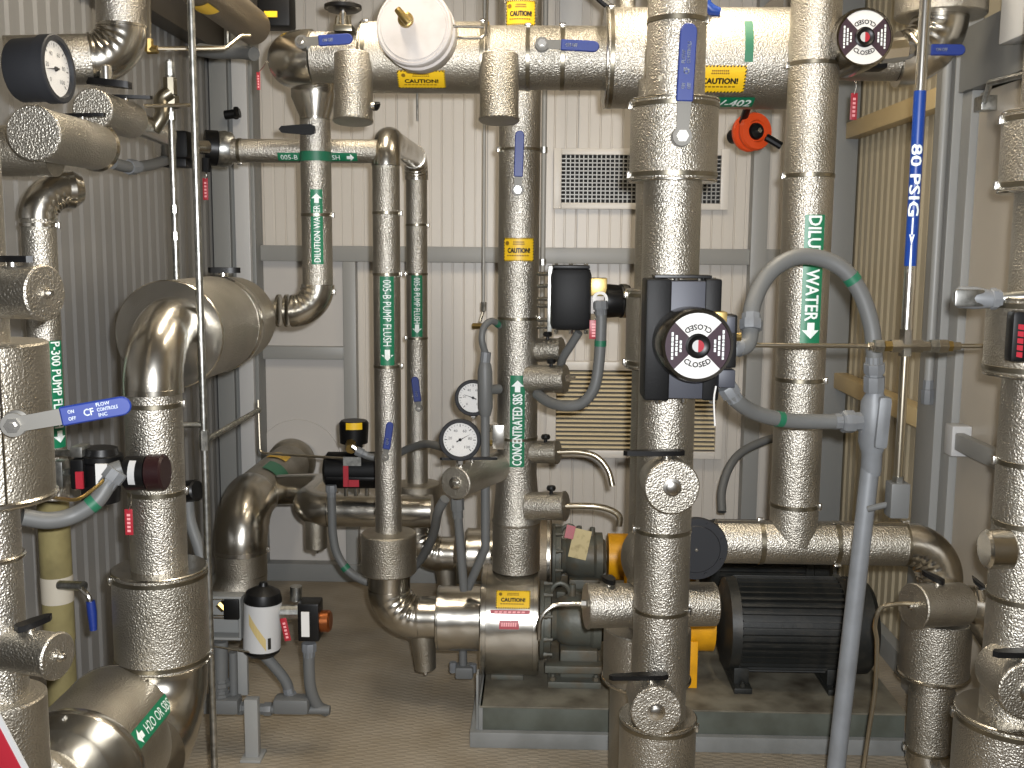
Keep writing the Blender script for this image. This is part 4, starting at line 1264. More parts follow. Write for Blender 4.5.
# red warning plate on its foot
tp = thing('warning_plate', 'red plate with a pale edge leaning on the lettered-lever riser foot', 'plate', P(5, 765, 1.66))
u_ = (P(28, 775, 1.66) - P(0, 722, 1.66)).normalized()
f_ = flat(P(-4, 750, 1.66), u_, -Y1, 0.0)
bm = nb(); prism(bm, [(-0.06, 0.012), (0.08, 0.012), (0.08, -0.1), (-0.06, -0.1)], P(4, 735, 1.66), u_, Y1.cross(u_) * -1, -Y1, 0.004); mk('plate_edge', bm, M_GSTX, tp)
bm = nb(); prism(bm, [(-0.055, 0.0), (0.075, 0.0), (0.075, -0.09), (-0.055, -0.09)], P(4, 735, 1.656), u_, Y1.cross(u_) * -1, -Y1, 0.002); mk('plate_face', bm, M_RED, tp)
# ---------------------------------------------------------------- instruments, actuators and conduit
def bx(t, name, px0, py0, px1, py1, Y0, Y1_, mt, bev=0.004, parent=None):
    # box whose front face spans the given picture rectangle at depth Y0 and which reaches back to Y1_
    a, c = P(px0, py0, Y0), P(px1, py1, Y0)
    bm = nb(); boxp(bm, (a.x, Y0, c.z), (c.x, Y1_, a.z), bev)
    return mk(name, bm, mt, t)
def rod(t, name, a, b, r, mt, seg=14, ch=0.0):
    bm = nb(); cyl(bm, a, b, r, None, seg, True, ch)
    return mk(name, bm, mt, t)
def hexnut(t, a, b, r, mt=None, name='connector'):
    w = b - a; L = w.length
    bm = nb(); lathe(bm, a, w, [(0, r * 0.92), (L * 0.1, r), (L * 0.6, r), (L * 0.62, r * 0.82), (L, r * 0.82)], 8)
    return mk(name, bm, mt or M_CNDL, t)
def hose(name, label, cat, pts, r, mt=None, ends=(1, 1), tape=None, group=None, n=10, ribs=False):
    t = thing(name, label, cat, pts[-1], group)
    q = spline(pts, n)
    bm = nb(); sweep(bm, q, r, 16); mk('hose', bm, mt or M_CND, t)
    if ends[0]: hexnut(t, q[0] - (q[1] - q[0]).normalized() * 0.004, q[0] + (q[2] - q[0]).normalized() * 0.04, r * 1.3)
    if ends[1]: hexnut(t, q[-1] + (q[-1] - q[-2]).normalized() * 0.004, q[-1] + (q[-3] - q[-1]).normalized() * 0.04, r * 1.3)
    if tape is not None:
        i = int(tape * (len(q) - 1)); i = max(1, min(len(q) - 2, i))
        w = (q[i + 1] - q[i - 1]).normalized()
        bm = nb(); lathe(bm, q[i] - w * 0.009, w, [(0, r), (0, r * 1.05), (0.018, r * 1.05), (0.018, r)], 16); mk('tape', bm, M_GTAPE, t)
    return t
def tagplate(label, px0, py0, px1, py1, Y, mt=None, wpt=None, tilt=0.0, name='lockout_tag'):
    t = thing(name, label, 'tag', P((px0 + px1) / 2, py1, Y))
    a, c = P(px0, py0, Y), P(px1, py1, Y)
    bm = nb(); box(bm, (a + c) / 2, (abs(c.x - a.x), 0.003, abs(a.z - c.z)), Matrix.Rotation(tilt, 3, 'Y'), 0.001); mk('plate', bm, mt or M_RED, t)
    ww, hh = abs(c.x - a.x), abs(a.z - c.z)
    bm = nb()
    n_ = 5
    R_ = Matrix.Rotation(tilt, 3, 'Y')
    for i in range(n_):
        z_ = -hh * 0.38 + hh * 0.76 * i / n_
        bm.faces.new([bm.verts.new((a + c) / 2 + R_ @ V((x_, -0.0022, z2))) for x_, z2 in ((-ww * 0.2, z_), (ww * 0.22, z_), (ww * 0.22, z_ + hh * 0.09), (-ww * 0.2, z_ + hh * 0.09))])
    mk('print', bm, M_PINK, t)['kind'] = 'stuff'
    if wpt is not None: wire(t, [V(((a.x + c.x) / 2, Y, a.z - hh * 0.04)), (V(((a.x + c.x) / 2, Y, a.z)) + wpt) / 2 + V((0.006, -0.006, 0)), wpt], 0.0018, M_STEEL)
    return t
def gauge(label, c, n, r, depth, stem=None, needle=0.6, group=None):
    n = n.normalized()
    w = Z1.cross(n).normalized(); u = n.cross(w)
    t = thing('pressure_gauge', label, 'gauge', c - u * r, group)
    bm = nb(); lathe(bm, c - n * depth, n, [(0, r * 0.5), (0, r * 0.86), (0.006, r * 0.92), (depth * 0.75, r * 0.93), (depth * 0.76, r), (depth + 0.004, r), (depth + 0.006, r * 0.96), (depth + 0.006, r * 0.84), (depth - 0.004, r * 0.8), (depth - 0.004, 0)], 48, False); mk('case', bm, M_DKG, t)
    bm = nb(); lathe(bm, c - n * 0.006, n, [(0, 0), (0, r * 0.82), (0.003, r * 0.82), (0.003, 0)], 40, False); d = mk('dial', bm, M_DIAL, t)
    bm = nb()
    fn = flat(c, w, n, -0.0024)
    for k in range(25):
        a = math.radians(-135 + 270 * k / 24)
        s, cc = math.sin(a), math.cos(a)
        r0, wd = (r * 0.62, r * 0.018) if k % 4 == 0 else (r * 0.69, r * 0.01)
        poly_bm(bm, [(s * r0 + cc * wd, cc * r0 - s * wd), (s * r * 0.75 + cc * wd, cc * r * 0.75 - s * wd), (s * r * 0.75 - cc * wd, cc * r * 0.75 + s * wd), (s * r0 - cc * wd, cc * r0 + s * wd)], fn)
    for k, s_ in enumerate(('0', '20', '40', '60', '80', '100')):
        a = math.radians(-135 + 54 * k)
        text_bm(bm, s_, r * 0.09 * len(s_), r * 0.13, fn, 1, math.sin(a) * r * 0.48, math.cos(a) * r * 0.48)
    mk('scale', bm, M_INK, d)
    bm = nb()
    a = needle
    s, cc = math.sin(a), math.cos(a)
    fn = flat(c, w, n, -0.0012)
    poly_bm(bm, [(s * r * 0.62, cc * r * 0.62), (cc * r * 0.035 - s * r * 0.2, -s * r * 0.035 - cc * r * 0.2), (-cc * r * 0.035 - s * r * 0.2, s * r * 0.035 - cc * r * 0.2)], fn)
    mk('needle', bm, M_INK, d)
    bm = nb(); lathe(bm, c - n * 0.003, n, [(0, r * 0.08), (0.004, r * 0.06), (0.004, 0)], 12, False); mk('needle_hub', bm, M_BLK, d)
    bm = nb(); lathe(bm, c + n * 0.001, n, [(0, r * 0.845), (0.0012, r * 0.845)], 40); mk('lens', bm, M_LENS, t)
    if stem is not None:
        a = c - n * depth * 0.5 - u * r * 0.9
        rod(t, 'stem', a, stem, 0.009, M_STEEL, 8)
        L_ = (stem - a).length
        nut(t, a - u * 0.004, -u, 0.014, M_STEEL, min(0.016, L_ * 0.5))
    return t
def dial_face(t, c, n, r, depth):
    # valve position indicator: round housing, white and dark sectors, CLOSED twice, hub
    n = n.normalized()
    w = Z1.cross(n).normalized(); u = n.cross(w)
    bm = nb(); lathe(bm, c - n * depth, n, [(0, r * 0.6), (0, r * 0.97), (depth * 0.3, r * 0.99), (depth * 0.5, r * 1.0), (depth * 0.86, r), (depth, r * 0.95), (depth * 0.995, r * 0.88), (depth * 0.97, r * 0.87), (depth * 0.97, 0)], 56, False)
    h = mk('indicator_housing', bm, M_CHR, t)
    c = c - n * depth * 0.03
    def sector(a0, a1, mt, off, r0, r1, name, k=12):
        bm = nb()
        fn = flat(c, w, n, off)
        pts = [(math.cos(a0 + (a1 - a0) * i / k) * r1, math.sin(a0 + (a1 - a0) * i / k) * r1) for i in range(k + 1)]
        pin = [(math.cos(a1 + (a0 - a1) * i / k) * r0, math.sin(a1 + (a0 - a1) * i / k) * r0) for i in range(k + 1)]
        for i in range(k):
            poly_bm(bm, [pts[i], pts[i + 1], pin[k - i - 1], pin[k - i]], fn)
        return mk(name, bm, mt, h)
    q = math.pi / 4
    sector(q, 3 * q, M_DIAL, 0.0012, r * 0.29, r * 0.87, 'white_sector')
    sector(5 * q, 7 * q, M_DIAL, 0.0012, r * 0.29, r * 0.87, 'white_sector')
    sector(-q, q, M_DARKF, 0.0012, r * 0.29, r * 0.87, 'dark_sector')
    sector(3 * q, 5 * q, M_DARKF, 0.0012, r * 0.29, r * 0.87, 'dark_sector')
    R = r * 0.50
    for flip in (1, -1):
        def fn(s, tt, flip=flip):
            a = -math.pi / 2 + s / R
            rad = R - tt
            return c + (w * (math.cos(a) * rad) + u * (math.sin(a) * rad)) * flip + n * 0.002
        bm = nb(); text_bm(bm, 'CLOSED', r * 0.74, r * 0.14, fn, 1, 0, 0, 0, 0.022); mk('lettering', bm, M_INK, h)
    bm = nb()
    fn = flat(c, w, n, 0.002)
    rnd = random.Random(3)
    for sx in (-1, 1):
        for col_ in range(3):
            x0 = sx * r * (0.46 + 0.11 * col_)
            y_ = -r * (0.16 + 0.1 * col_)
            while y_ < r * (0.14 + 0.1 * col_):
                L_ = r * rnd.uniform(0.05, 0.14)
                wd = r * 0.028
                poly_bm(bm, [(x0 - wd, y_), (x0 + wd, y_), (x0 + wd, y_ + L_), (x0 - wd, y_ + L_)], fn)
                y_ += L_ + r * 0.025
    mk('maker_print', bm, M_WHT, h)['kind'] = 'stuff'
    bm = nb(); lathe(bm, c, n, [(0.001, r * 0.33), (0.006, r * 0.33), (0.008, r * 0.28), (0.004, r * 0.2), (0.004, 0)], 32, False); hub = mk('hub', bm, M_BLK, h)
    bm = nb(); sector_pts = [(math.cos(a) * r * 0.16, math.sin(a) * r * 0.16) for a in [k * math.pi / 12 - math.pi / 2 for k in range(13)]]
    poly_bm(bm, sector_pts, flat(c, w, n, 0.0055)); mk('red_badge', bm, M_RED, h)
    bm = nb(); poly_bm(bm, [(-x, -y) for x, y in sector_pts], flat(c, w, n, 0.0055)); mk('white_badge', bm, M_GSTX, h)

# --- rotary actuator with the large CLOSED dial on the thick riser
t = thing('valve_actuator', 'black rotary valve actuator with a large round CLOSED dial strapped to the thick riser', 'actuator', P(682, 402, 2.5))
bx(t, 'end_block', 647, 279, 669, 401, 2.505, 2.625, M_BLKM, 0.006)
bx(t, 'end_block', 706, 279, 718.5, 401, 2.505, 2.625, M_BLKM, 0.006)
bx(t, 'body', 668, 281, 707, 399, 2.51, 2.625, M_PANEL, 0.003)
for px in (657, 677, 700, 713):
    p = P(px, 277.5, 2.56); rod(t, 'bolt', p, p - Z1 * 0.01, 0.007, M_STEEL, 8)
for px in (658, 684, 712):
    p = P(px, 403, 2.56); rod(t, 'bolt', p, p + Z1 * 0.012, 0.007, M_STEEL, 8)
bx(t, 'mount_plate', 655, 275, 712, 278.5, 2.53, 2.6, M_BLK, 0.001)
dial_face(t, P(698, 346, 2.40), V((0.10, -0.99, 0.0)), m(38, 2.40), 0.105)
bx(t, 'solenoid_block', 715, 312, 727, 332, 2.47, 2.53, M_BRASS, 0.002)
bx(t, 'solenoid', 726, 315, 736, 368, 2.47, 2.53, M_BLK, 0.004)
bx(t, 'solenoid_face', 727, 317, 735, 333, 2.465, 2.471, M_PANEL, 0.002)
bx(t, 'terminal_box', 719, 370, 735, 388, 2.48, 2.54, M_PANEL, 0.003)
rod(t, 'brass_port', P(734, 337, 2.5), P(741, 337, 2.5), 0.01, M_BRASS, 8)
wire(t, [P(716, 386, 2.47), P(714, 400, 2.47), P(715, 426, 2.47)], 0.0022, M_DIAL, 'pull_wire')
# --- second dial actuator under the overhead main
t = thing('valve_actuator', 'round dark-chrome dial actuator beside the DILUTE WATER line at the overhead main', 'actuator', P(863, 66, 3.0))
dial_face(t, P(865, 37, 2.86), V((0.06, -0.98, 0.03)), m(29, 2.86), 0.15)
bx(t, 'body', 832, 22, 888, 68, 3.03, 3.10, M_BLKM, 0.006)
rod(t, 'fitting', P(878, 52, 3.0), P(905, 49, 3.02), 0.032, M_STEEL, 8, 0.005)
# --- upright black actuator right of the CONCENTRATED SBS riser
t = thing('valve_actuator', 'black upright box actuator standing beside the CONCENTRATED SBS riser', 'actuator', P(571, 332, 3.3))
a, c = P(551, 268, 3.25), P(591, 331, 3.25)
bm = nb(); boxp(bm, (a.x, 3.25, c.z), (c.x, 3.38, a.z), 0.022); mk('body', bm, M_BLKM, t)
bx(t, 'cap', 553, 265, 590, 269, 3.265, 3.37, M_BLK, 0.004)
for px in (556, 571, 586):
    p = P(px, 263.5, 3.3); rod(t, 'bolt', p, p - Z1 * 0.012, 0.007, M_STEEL, 8)
    p = P(px, 334, 3.3); rod(t, 'bolt', p, p + Z1 * 0.012, 0.007, M_STEEL, 8)
for y in (274, 286, 299, 306, 320, 327):
    rod(t, 'bracket_rod', P(538, y, 3.36), P(552, y, 3.32), 0.007, M_STEEL, 8)
bx(t, 'bracket_plate', 548, 266, 552, 332, 3.29, 3.36, M_GALV, 0.002)
bx(t, 'brass_block', 591, 278, 607, 296, 3.27, 3.33, M_BRASS, 0.003)
bx(t, 'solenoid_box', 591, 296, 604, 314, 3.27, 3.33, M_WPL, 0.003)
a, c = P(602, 301, 3.30), P(628, 301, 3.32)
bm = nb(); lathe(bm, a, c - a, [(0, m(12, 3.3)), (0.004, m(16, 3.3)), (0.02, m(17, 3.3)), (0.055, m(16, 3.3)), (0.06, m(17, 3.3)), ((c - a).length, m(16, 3.3))], 28); mk('position_switch', bm, M_BLK, t)
bm = nb(); lathe(bm, a + (c - a) * 0.72, c - a, [(0, m(17.2, 3.3)), (0.016, m(17.2, 3.3))], 28, False); mk('switch_band', bm, M_GALV, t)
bm = nb(); lathe(bm, P(600, 299, 3.25), V((0, -1, 0)), [(0, 0.024), (0.012, 0.024), (0.012, 0.015), (0.0, 0.015)], 24, False); mk('port_ring', bm, M_DIAL, t)
hose('flexible_conduit', 'grey flexible conduit hanging from the upright black actuator to the riser', 'conduit', [P(600.5, 302, 3.24), P(601, 325, 3.24), P(599, 362, 3.24), P(594, 388, 3.24), P(582, 403, 3.25), P(565, 406, 3.27), P(549, 402, 3.32), P(537, 394, 3.38)], 0.0175, None, (1, 0), 0.22)
hose('flexible_conduit', 'short grey conduit dropping slantwise under the upright black actuator', 'conduit', [P(579, 332, 3.31), P(571, 345, 3.33), P(563, 358, 3.36), P(559, 372, 3.42)], 0.0135, None, (0, 0))
tagplate('red tag hung from the upright black actuator', 589.5, 320, 597.5, 339, 3.235, None, P(594, 312, 3.26))

# --- flexible conduits, conduit body and post on the right
r_ = m(8.4, 2.6)
t = hose('flexible_conduit', 'thick grey flexible conduit looping over the DILUTE WATER line', 'conduit', [P(737, 349, 2.52), P(747, 344, 2.53), P(750.5, 330, 2.55), P(752, 308, 2.57), P(761, 285, 2.6), P(776, 267, 2.62), P(798, 257, 2.64), P(823, 259, 2.65), P(845, 271, 2.65), P(861, 294, 2.65), P(871, 324, 2.65), P(874, 350, 2.65), P(874.5, 372, 2.655)], r_, M_CND, (0, 1), 0.70)
hexnut(t, P(751, 330, 2.545), P(751.3, 314, 2.56), r_ * 1.35)
rod(t, 'port_elbow', P(732, 350, 2.51), P(744, 346, 2.525), r_ * 0.9, M_CNDL, 16, 0.003)
t = hose('flexible_conduit', 'grey flexible conduit sagging from the dial actuator to the grey conduit body', 'conduit', [P(727, 387, 2.53), P(737, 401, 2.54), P(756, 413, 2.58), P(785, 420, 2.62), P(815, 421.5, 2.64), P(850, 421.5, 2.65)], m(7.8, 2.6), M_CND, (1, 1), 0.56)
hexnut(t, P(842, 421.5, 2.65), P(860, 421.5, 2.66), r_ * 1.4)
t = thing('conduit_post', 'leaning grey conduit post topped by a cast tee conduit body', 'conduit', P(838, 760, 2.6))
bt, bb = P(870, 468, 2.67), P(836, 768, 2.62)
dd = (bb - bt).normalized()
foot = bt + dd * ((bt.z - 0.0) / -dd.z)
rod(t, 'post', bt, foot, m(9.3, 2.65), M_CNDL, 24)
ctop, cbot = P(875, 388, 2.66), P(871, 470, 2.67)
dv = (cbot - ctop).normalized()
bm = nb(); sweep(bm, [ctop - dv * 0.012, ctop + dv * 0.012, ctop + dv * 0.035, ctop + dv * 0.14, ctop + dv * 0.17, cbot, cbot + dv * 0.012], [0.022, 0.022, 0.033, 0.036, 0.026, 0.026, 0.024], 24); mk('conduit_body', bm, M_CNDL, t)
bm = nb(); box(bm, P(881, 422, 2.645), (0.036, 0.05, 0.135), Matrix.Rotation(0.05, 3, 'Y'), 0.014); mk('body_cover', bm, M_CNDL, t)
hexnut(t, P(874, 392, 2.66), P(874.5, 366, 2.655), r_ * 1.3)
# --- 80 psig air line and sensing tube
U = Vert(914, 200, 2.58)
r_ = m(5.3, 2.58)
t = thing('air_line', 'slim steel air line with a blue 80 PSIG marker and brass tee', 'pipe', U.at(480))
jacket(t, U.at(352), U.h(ZC), r_, M_STEEL, 'tube', None, 0, 20)
jacket(t, U.at(482), U.at(352), r_ * 0.8, M_TUBE, 'tube', None, 0, 20)
c = (U.at(91) + U.at(266)) / 2; ll = (U.at(91) - U.at(266)).length
bm = nb(); lathe(bm, U.at(266), Z1, [(0, r_), (0, r_ + 0.0012), (ll, r_ + 0.0012), (ll, r_)], 24); o = mk('pipe_marker', bm, M_BLUE2, t); o['label'] = 'blue wraparound pipe marker reading 80 PSIG'
c = (U.at(145) + U.at(216)) / 2
fn = curved(c, -Z1, tocam(c), r_ + 0.0012, 0.0008)
bm = nb(); text_bm(bm, '80 PSIG', (U.at(145) - U.at(216)).length, m(10, 2.58), fn, 6, 0, 0, 0, 0.02)
ca = m(1, 2.58)
poly_bm(bm, [(ca * 36, -ca * 0.6), (ca * 52, -ca * 0.6), (ca * 52, ca * 0.6), (ca * 36, ca * 0.6)], fn)
poly_bm(bm, [(ca * 52, -ca * 2.4), (ca * 62, 0), (ca * 52, ca * 2.4)], fn)
poly_bm(bm, [(ca * 62, -ca * 0.5), (ca * 84, -ca * 0.9), (ca * 84, ca * 0.9), (ca * 62, ca * 0.5)], fn)
mk('lettering', bm, M_WHT, o)
yt = 346
rod(t, 'tee', P(901, yt, 2.58), P(922, yt, 2.58), 0.017, M_STEEL, 6)
rod(t, 'tee', U.at(356), U.at(329), 0.0165, M_STEEL, 6)
for a, c, rr, mt in ((868, 876, 0.011, M_STEEL), (874, 883, 0.017, M_GALV), (884, 892, 0.014, M_BRASS), (891, 901, 0.017, M_STEEL), (922, 930, 0.013, M_STEEL), (930, 938, 0.017, M_GALV), (938, 947, 0.018, M_STEEL), (946, 952, 0.014, M_BRASS), (951, 960, 0.011, M_STEEL)):
    rod(t, 'fitting', P(a, yt, 2.58), P(c, yt, 2.58), rr, mt, 6)
rod(t, 'sensing_tube', P(738, 345, 2.57), P(870, yt, 2.58), 0.0058, M_TUBE, 12)
rod(t, 'sensing_tube', P(957, yt, 2.58), P(1030, yt, 2.56), 0.0058, M_TUBE, 12)
bx(t, 'drip_box', 892, 484, 909, 519, 2.56, 2.61, M_CND, 0.004)
rod(t, 'drip_arm', P(893, 503, 2.59), P(868, 509, 2.62), 0.008, M_CND, 12)
nut(t, U.at(484), Z1, 0.014, M_GALV, 0.02)
# --- conduit up the column
W = Vert(931, 200, 3.56)
W.X = XR - 0.095
t = thing('wall_conduit', 'grey steel conduit running up the column beside the door frame', 'conduit', W.at(395))
jacket(t, W.at(396), W.h(ZC), m(4.6, 3.56), M_GSTL, 'tube', None, 0, 16)
hexnut(t, W.at(404), W.at(380), 0.022)
# --- conduit fitting and black actuator on the door-side riser
t = thing('conduit_fitting', 'cast grey elbow conduit body on the riser in front of the door', 'conduit', P(978, 312, 2.2))
bm = nb(); sweep(bm, [P(954, 297, 2.24), P(958, 297, 2.24), P(975, 298, 2.23), P(990, 299, 2.22), P(996, 299, 2.22)], [0.012, 0.023, 0.024, 0.019, 0.019], 20); mk('body', bm, M_CNDL, t)
bm = nb(); box(bm, P(969, 298, 2.214), (0.062, 0.012, 0.036), None, 0.005); mk('cover', bm, M_GALV, t)
rod(t, 'nipple', P(994, 299, 2.22), P(1030, 297, 2.20), 0.013, M_GALV, 16)
hexnut(t, P(990, 299, 2.22), P(1000, 298.5, 2.22), 0.023)
t = thing('valve_actuator', 'small black actuator with red lettering on the riser in front of the door', 'actuator', P(1020, 363, 2.1))
bx(t, 'body', 1014, 311, 1042, 363, 2.10, 2.137, M_BLK, 0.010)
bm = nb(); fn = flat(P(1020, 341, 2.10), Z1, -Y1, 0.0015)
for k in range(5): poly_bm(bm, [(m(-17 + 7 * k, 2.06), -m(3, 2.06)), (m(-11.5 + 7 * k, 2.06), -m(3, 2.06)), (m(-11 + 7 * k, 2.06), m(3, 2.06)), (m(-16 + 7 * k, 2.06), m(3, 2.06))], fn)
mk('red_print', bm, M_RED, t)['kind'] = 'stuff'

# --- gauges
c = P(57, 69, 2.2)
gauge('large black pressure gauge seen edgewise at the bare elbow pipe', c, V((1.0, -0.06, 0.04)), m(33, 2.2), 0.085, None, -1.7)
gauge('black pressure gauge standing on the capped stub of the CONCENTRATED SBS riser', P(460, 440, 3.17), V((-0.05, -1, 0.0)), m(21.5, 3.17), 0.04, V((P(458, 467, 3.19).x, 3.19, P(458, 467, 3.19).z)), 1.05)
gauge('smaller black pressure gauge half hidden by the upright grey conduit', P(473, 398, 3.42), V((0.0, -1, 0.0)), m(18.5, 3.42), 0.04, V((P(474, 418, 3.44).x, 3.44, P(474, 418, 3.44).z)), -1.2)
# --- conduit standing left of the concentrated riser
t = thing('conduit_run', 'upright grey conduit with tee body left of the CONCENTRATED SBS riser', 'conduit', P(468, 588, 3.36))
bm = nb(); sweep(bm, fillet([P(485, 360, 3.36), P(485.5, 548, 3.36), P(468, 588, 3.4)], 0.06), m(4.6, 3.36), 16); mk('tube', bm, M_CND, t)
bm = nb(); sweep(bm, [P(484.5, 359, 3.36), P(485, 365, 3.36), P(485, 372, 3.36), P(485.3, 408, 3.36), P(485.3, 416, 3.36)], [0.013, 0.02, 0.024, 0.024, 0.017], 18); mk('conduit_body', bm, M_CND, t)
rod(t, 'branch', P(488, 390, 3.36), P(499, 389, 3.4), 0.016, M_CND, 14)
rod(t, 'base_boss', P(486, 352, 3.36), P(485, 362, 3.36), 0.017, M_CNDL, 10)
hose('flexible_conduit', 'thin grey hose arching from the tee body top towards the riser', 'conduit', [P(485.5, 354, 3.36), P(482, 340, 3.35), P(484, 327, 3.36), P(492, 321, 3.38), P(500, 326, 3.42)], 0.011, None, (0, 0), 0.9)
t = thing('conduit_run', 'straight grey conduit hanging under the capped gauge stub', 'conduit', P(463, 590, 3.34))
rod(t, 'tube', P(457.5, 510, 3.32), P(464, 590, 3.36), m(4.6, 3.32), M_CND, 16)
hexnut(t, P(457, 498, 3.32), P(458, 518, 3.32), 0.022, M_CND)
t = thing('conduit_run', 'grey conduit fittings under the near pump suction', 'conduit', P(463, 680, 3.5))
rod(t, 'tube', P(463, 648, 3.5), P(463, 672, 3.5), 0.014, M_CND, 14)
bx(t, 'conduit_body', 455, 668, 473, 680, 3.47, 3.53, M_CND, 0.008)
rod(t, 'boss', P(453, 662, 3.5), P(453, 672, 3.5), 0.013, M_CNDL, 8)
rod(t, 'boss', P(473, 664, 3.5), P(473, 672, 3.5), 0.013, M_CNDL, 8)

# --- actuator with red mark behind the flush leg
t = thing('valve_actuator', 'black actuator with a red L mark and yellow-labelled indicator by the flush leg', 'actuator', P(350, 490, 3.8))
a, c = P(325, 470, 3.80), P(390, 470, 3.80)
bm = nb(); lathe(bm, a, c - a, [(0, 0.03), (0, 0.05), (0.012, 0.068), ((c - a).length, 0.068)], 32); mk('body', bm, M_BLKM, t)
bx(t, 'body_rail', 326, 477, 386, 481, 3.725, 3.75, M_BLK, 0.002)
bx(t, 'red_mark', 343, 466, 348.5, 487, 3.722, 3.726, M_RED, 0.0)
bx(t, 'red_mark', 348, 480, 359, 487, 3.722, 3.726, M_RED, 0.0)
bx(t, 'name_plate', 343, 457, 361, 466, 3.722, 3.728, M_GALV, 0.0)
for px in (346, 356, 367): rod(t, 'port', P(px, 488, 3.78), P(px, 496, 3.78), 0.008, M_STEEL, 8)
a, c = P(354, 447, 3.8), P(354, 419, 3.8)
bm = nb(); lathe(bm, a, c - a, [(0, m(9, 3.8)), (0.012, m(9, 3.8)), (0.016, m(14, 3.8)), (0.09, m(15, 3.8)), (0.1, m(13, 3.8))], 28); mk('indicator', bm, M_BLK, t)
bm = nb(); sheet_bm(bm, -m(8.5, 3.75), m(8.5, 3.75), -m(3.5, 3.75), m(3.5, 3.75), (lambda s, q: curved(P(354, 424, 3.8), Z1, tocam(P(354, 424, 3.8)), m(15.3, 3.8), 0.001)(q, -s)), 8, 2); mk('yellow_label', bm, M_YEL, t)
rod(t, 'brass_port', P(351, 449, 3.72), P(351, 443, 3.76), 0.02, M_BRASS, 8)
rod(t, 'elbow_port', P(352, 446, 3.72), P(359, 451, 3.72), 0.012, M_STEEL, 10)
hose('flexible_conduit', 'grey hose from the red-marked actuator passing behind the flush leg to the gauge', 'conduit', [P(357, 451, 3.72), P(372, 457, 3.72), P(392, 456, 3.72), P(410, 448, 3.66), P(427, 444, 3.55), P(446, 448, 3.35)], 0.0135, None, (1, 0))
hose('flexible_conduit', 'grey flexible conduit hanging in a long loop below the red-marked actuator', 'conduit', [P(331, 486, 3.74), P(332, 510, 3.74), P(333, 535, 3.74), P(338, 556, 3.74), P(352, 574, 3.74), P(375, 583, 3.76), P(400, 576, 3.76), P(420, 560, 3.70), P(433, 535, 3.55), P(438, 512, 3.4), P(445, 499, 3.36)], 0.016, None, (1, 0), 0.36)
t = thing('sensing_tube', 'thin steel tube running level to the red-marked actuator', 'tube', P(261, 457, 3.8))
bm = nb(); sweep(bm, fillet([P(258, 400, 3.85), P(260, 453, 3.82), P(352, 459, 3.73)], 0.02), 0.005, 8); mk('tube', bm, M_TUBE, t)

# --- actuator cluster at the left, beside the drum pipe
t = thing('valve_actuator', 'black actuator with red and white labels between the lettered lever and the drum pipe', 'actuator', P(100, 505, 2.4))
a, c = P(101, 503, 2.42), P(101, 443, 2.42)
bm = nb(); lathe(bm, a, c - a, [(0, m(12, 2.42)), (0.006, m(19, 2.42)), (0.1, m(20, 2.42)), (0.105, m(22, 2.42)), (0.118, m(22, 2.42)), (0.12, m(18, 2.42)), (0.135, m(16, 2.42))], 32); mk('body', bm, M_BLK, t)
bx(t, 'junction_box', 69, 460, 84, 490, 2.36, 2.42, M_BLK, 0.006)
bx(t, 'red_label', 75, 472, 83, 489, 2.354, 2.361, M_RED, 0.0)
bx(t, 'white_label', 95, 464, 108, 488, 2.366, 2.372, M_DIAL, 0.0)
bx(t, 'arm', 70, 447, 82, 458, 2.37, 2.42, M_GALV, 0.003)
rod(t, 'link', P(51, 453, 2.44), P(72, 453, 2.40), 0.008, M_GALV, 10)
rod(t, 'bracket', P(52, 474, 2.44), P(72, 472, 2.40), 0.01, M_GALV, 10)
bx(t, 'bracket_plate', 51, 462, 63, 488, 2.40, 2.44, M_GALV, 0.003)
rod(t, 'port', P(110, 472, 2.36), P(122, 468, 2.37), 0.02, M_CND, 12)
hose('flexible_conduit', 'thick grey conduit curving from the labelled actuator to the lettered-lever riser', 'conduit', [P(117, 472, 2.35), P(108, 484, 2.34), P(95, 502, 2.32), P(72, 516, 2.3), P(48, 520.5, 2.27), P(22, 517, 2.24)], 0.0195, None, (1, 0), 0.42)
t = thing('sensing_tube', 'thin brown tube bending below the labelled actuator', 'tube', P(40, 500, 2.3))
wire(t, [P(105, 479, 2.33), P(95, 488, 2.3), P(78, 499, 2.26), P(62, 499, 2.2), P(50, 497, 2.12)], 0.0042, M_BRASS, 'tube')
t = thing('position_switch', 'black barrel switch with a maroon end on the drum pipe', 'switch', P(146, 491, 2.4))
a, c = P(126, 473, 2.40), P(166, 472, 2.40)
L_ = (c - a).length
bm = nb(); lathe(bm, a, c - a, [(0, 0.02), (0, 0.036), (0.004, 0.04), (L_ * 0.55, 0.04)], 32); mk('barrel', bm, M_BLK, t)
bm = nb(); lathe(bm, a + (c - a) * 0.55, c - a, [(0, 0.037), (0.004, 0.043), (L_ * 0.40, 0.043), (L_ * 0.45, 0.038)], 32); mk('end_cap', bm, mat('maroon_plastic', '220e10', 0, 0.35), t)
bm = nb(); sheet_bm(bm, -0.008, 0.008, -0.03, 0.03, curved(a + (c - a) * 0.28, X1, tocam(a), 0.04, 0.001), 1, 6); mk('white_label', bm, M_GSTX, t)
tagplate('red tag hanging on the drum pipe under the barrel switch', 124.5, 509, 133.5, 535, 2.44, None, P(131, 494, 2.42))
t = thing('pipe_clamp', 'dark clamp and grey hose stub behind the drum pipe', 'fitting', P(195, 560, 2.75))
rod(t, 'clamp', P(183, 492, 2.78), P(198, 490, 2.76), 0.03, M_BLK, 16, 0.005)
bm = nb(); sweep(bm, spline([P(188, 500, 2.78), P(190, 520, 2.78), P(198, 545, 2.78), P(204, 566, 2.78)], 6), 0.016, 12); mk('hose', bm, M_CND, t)

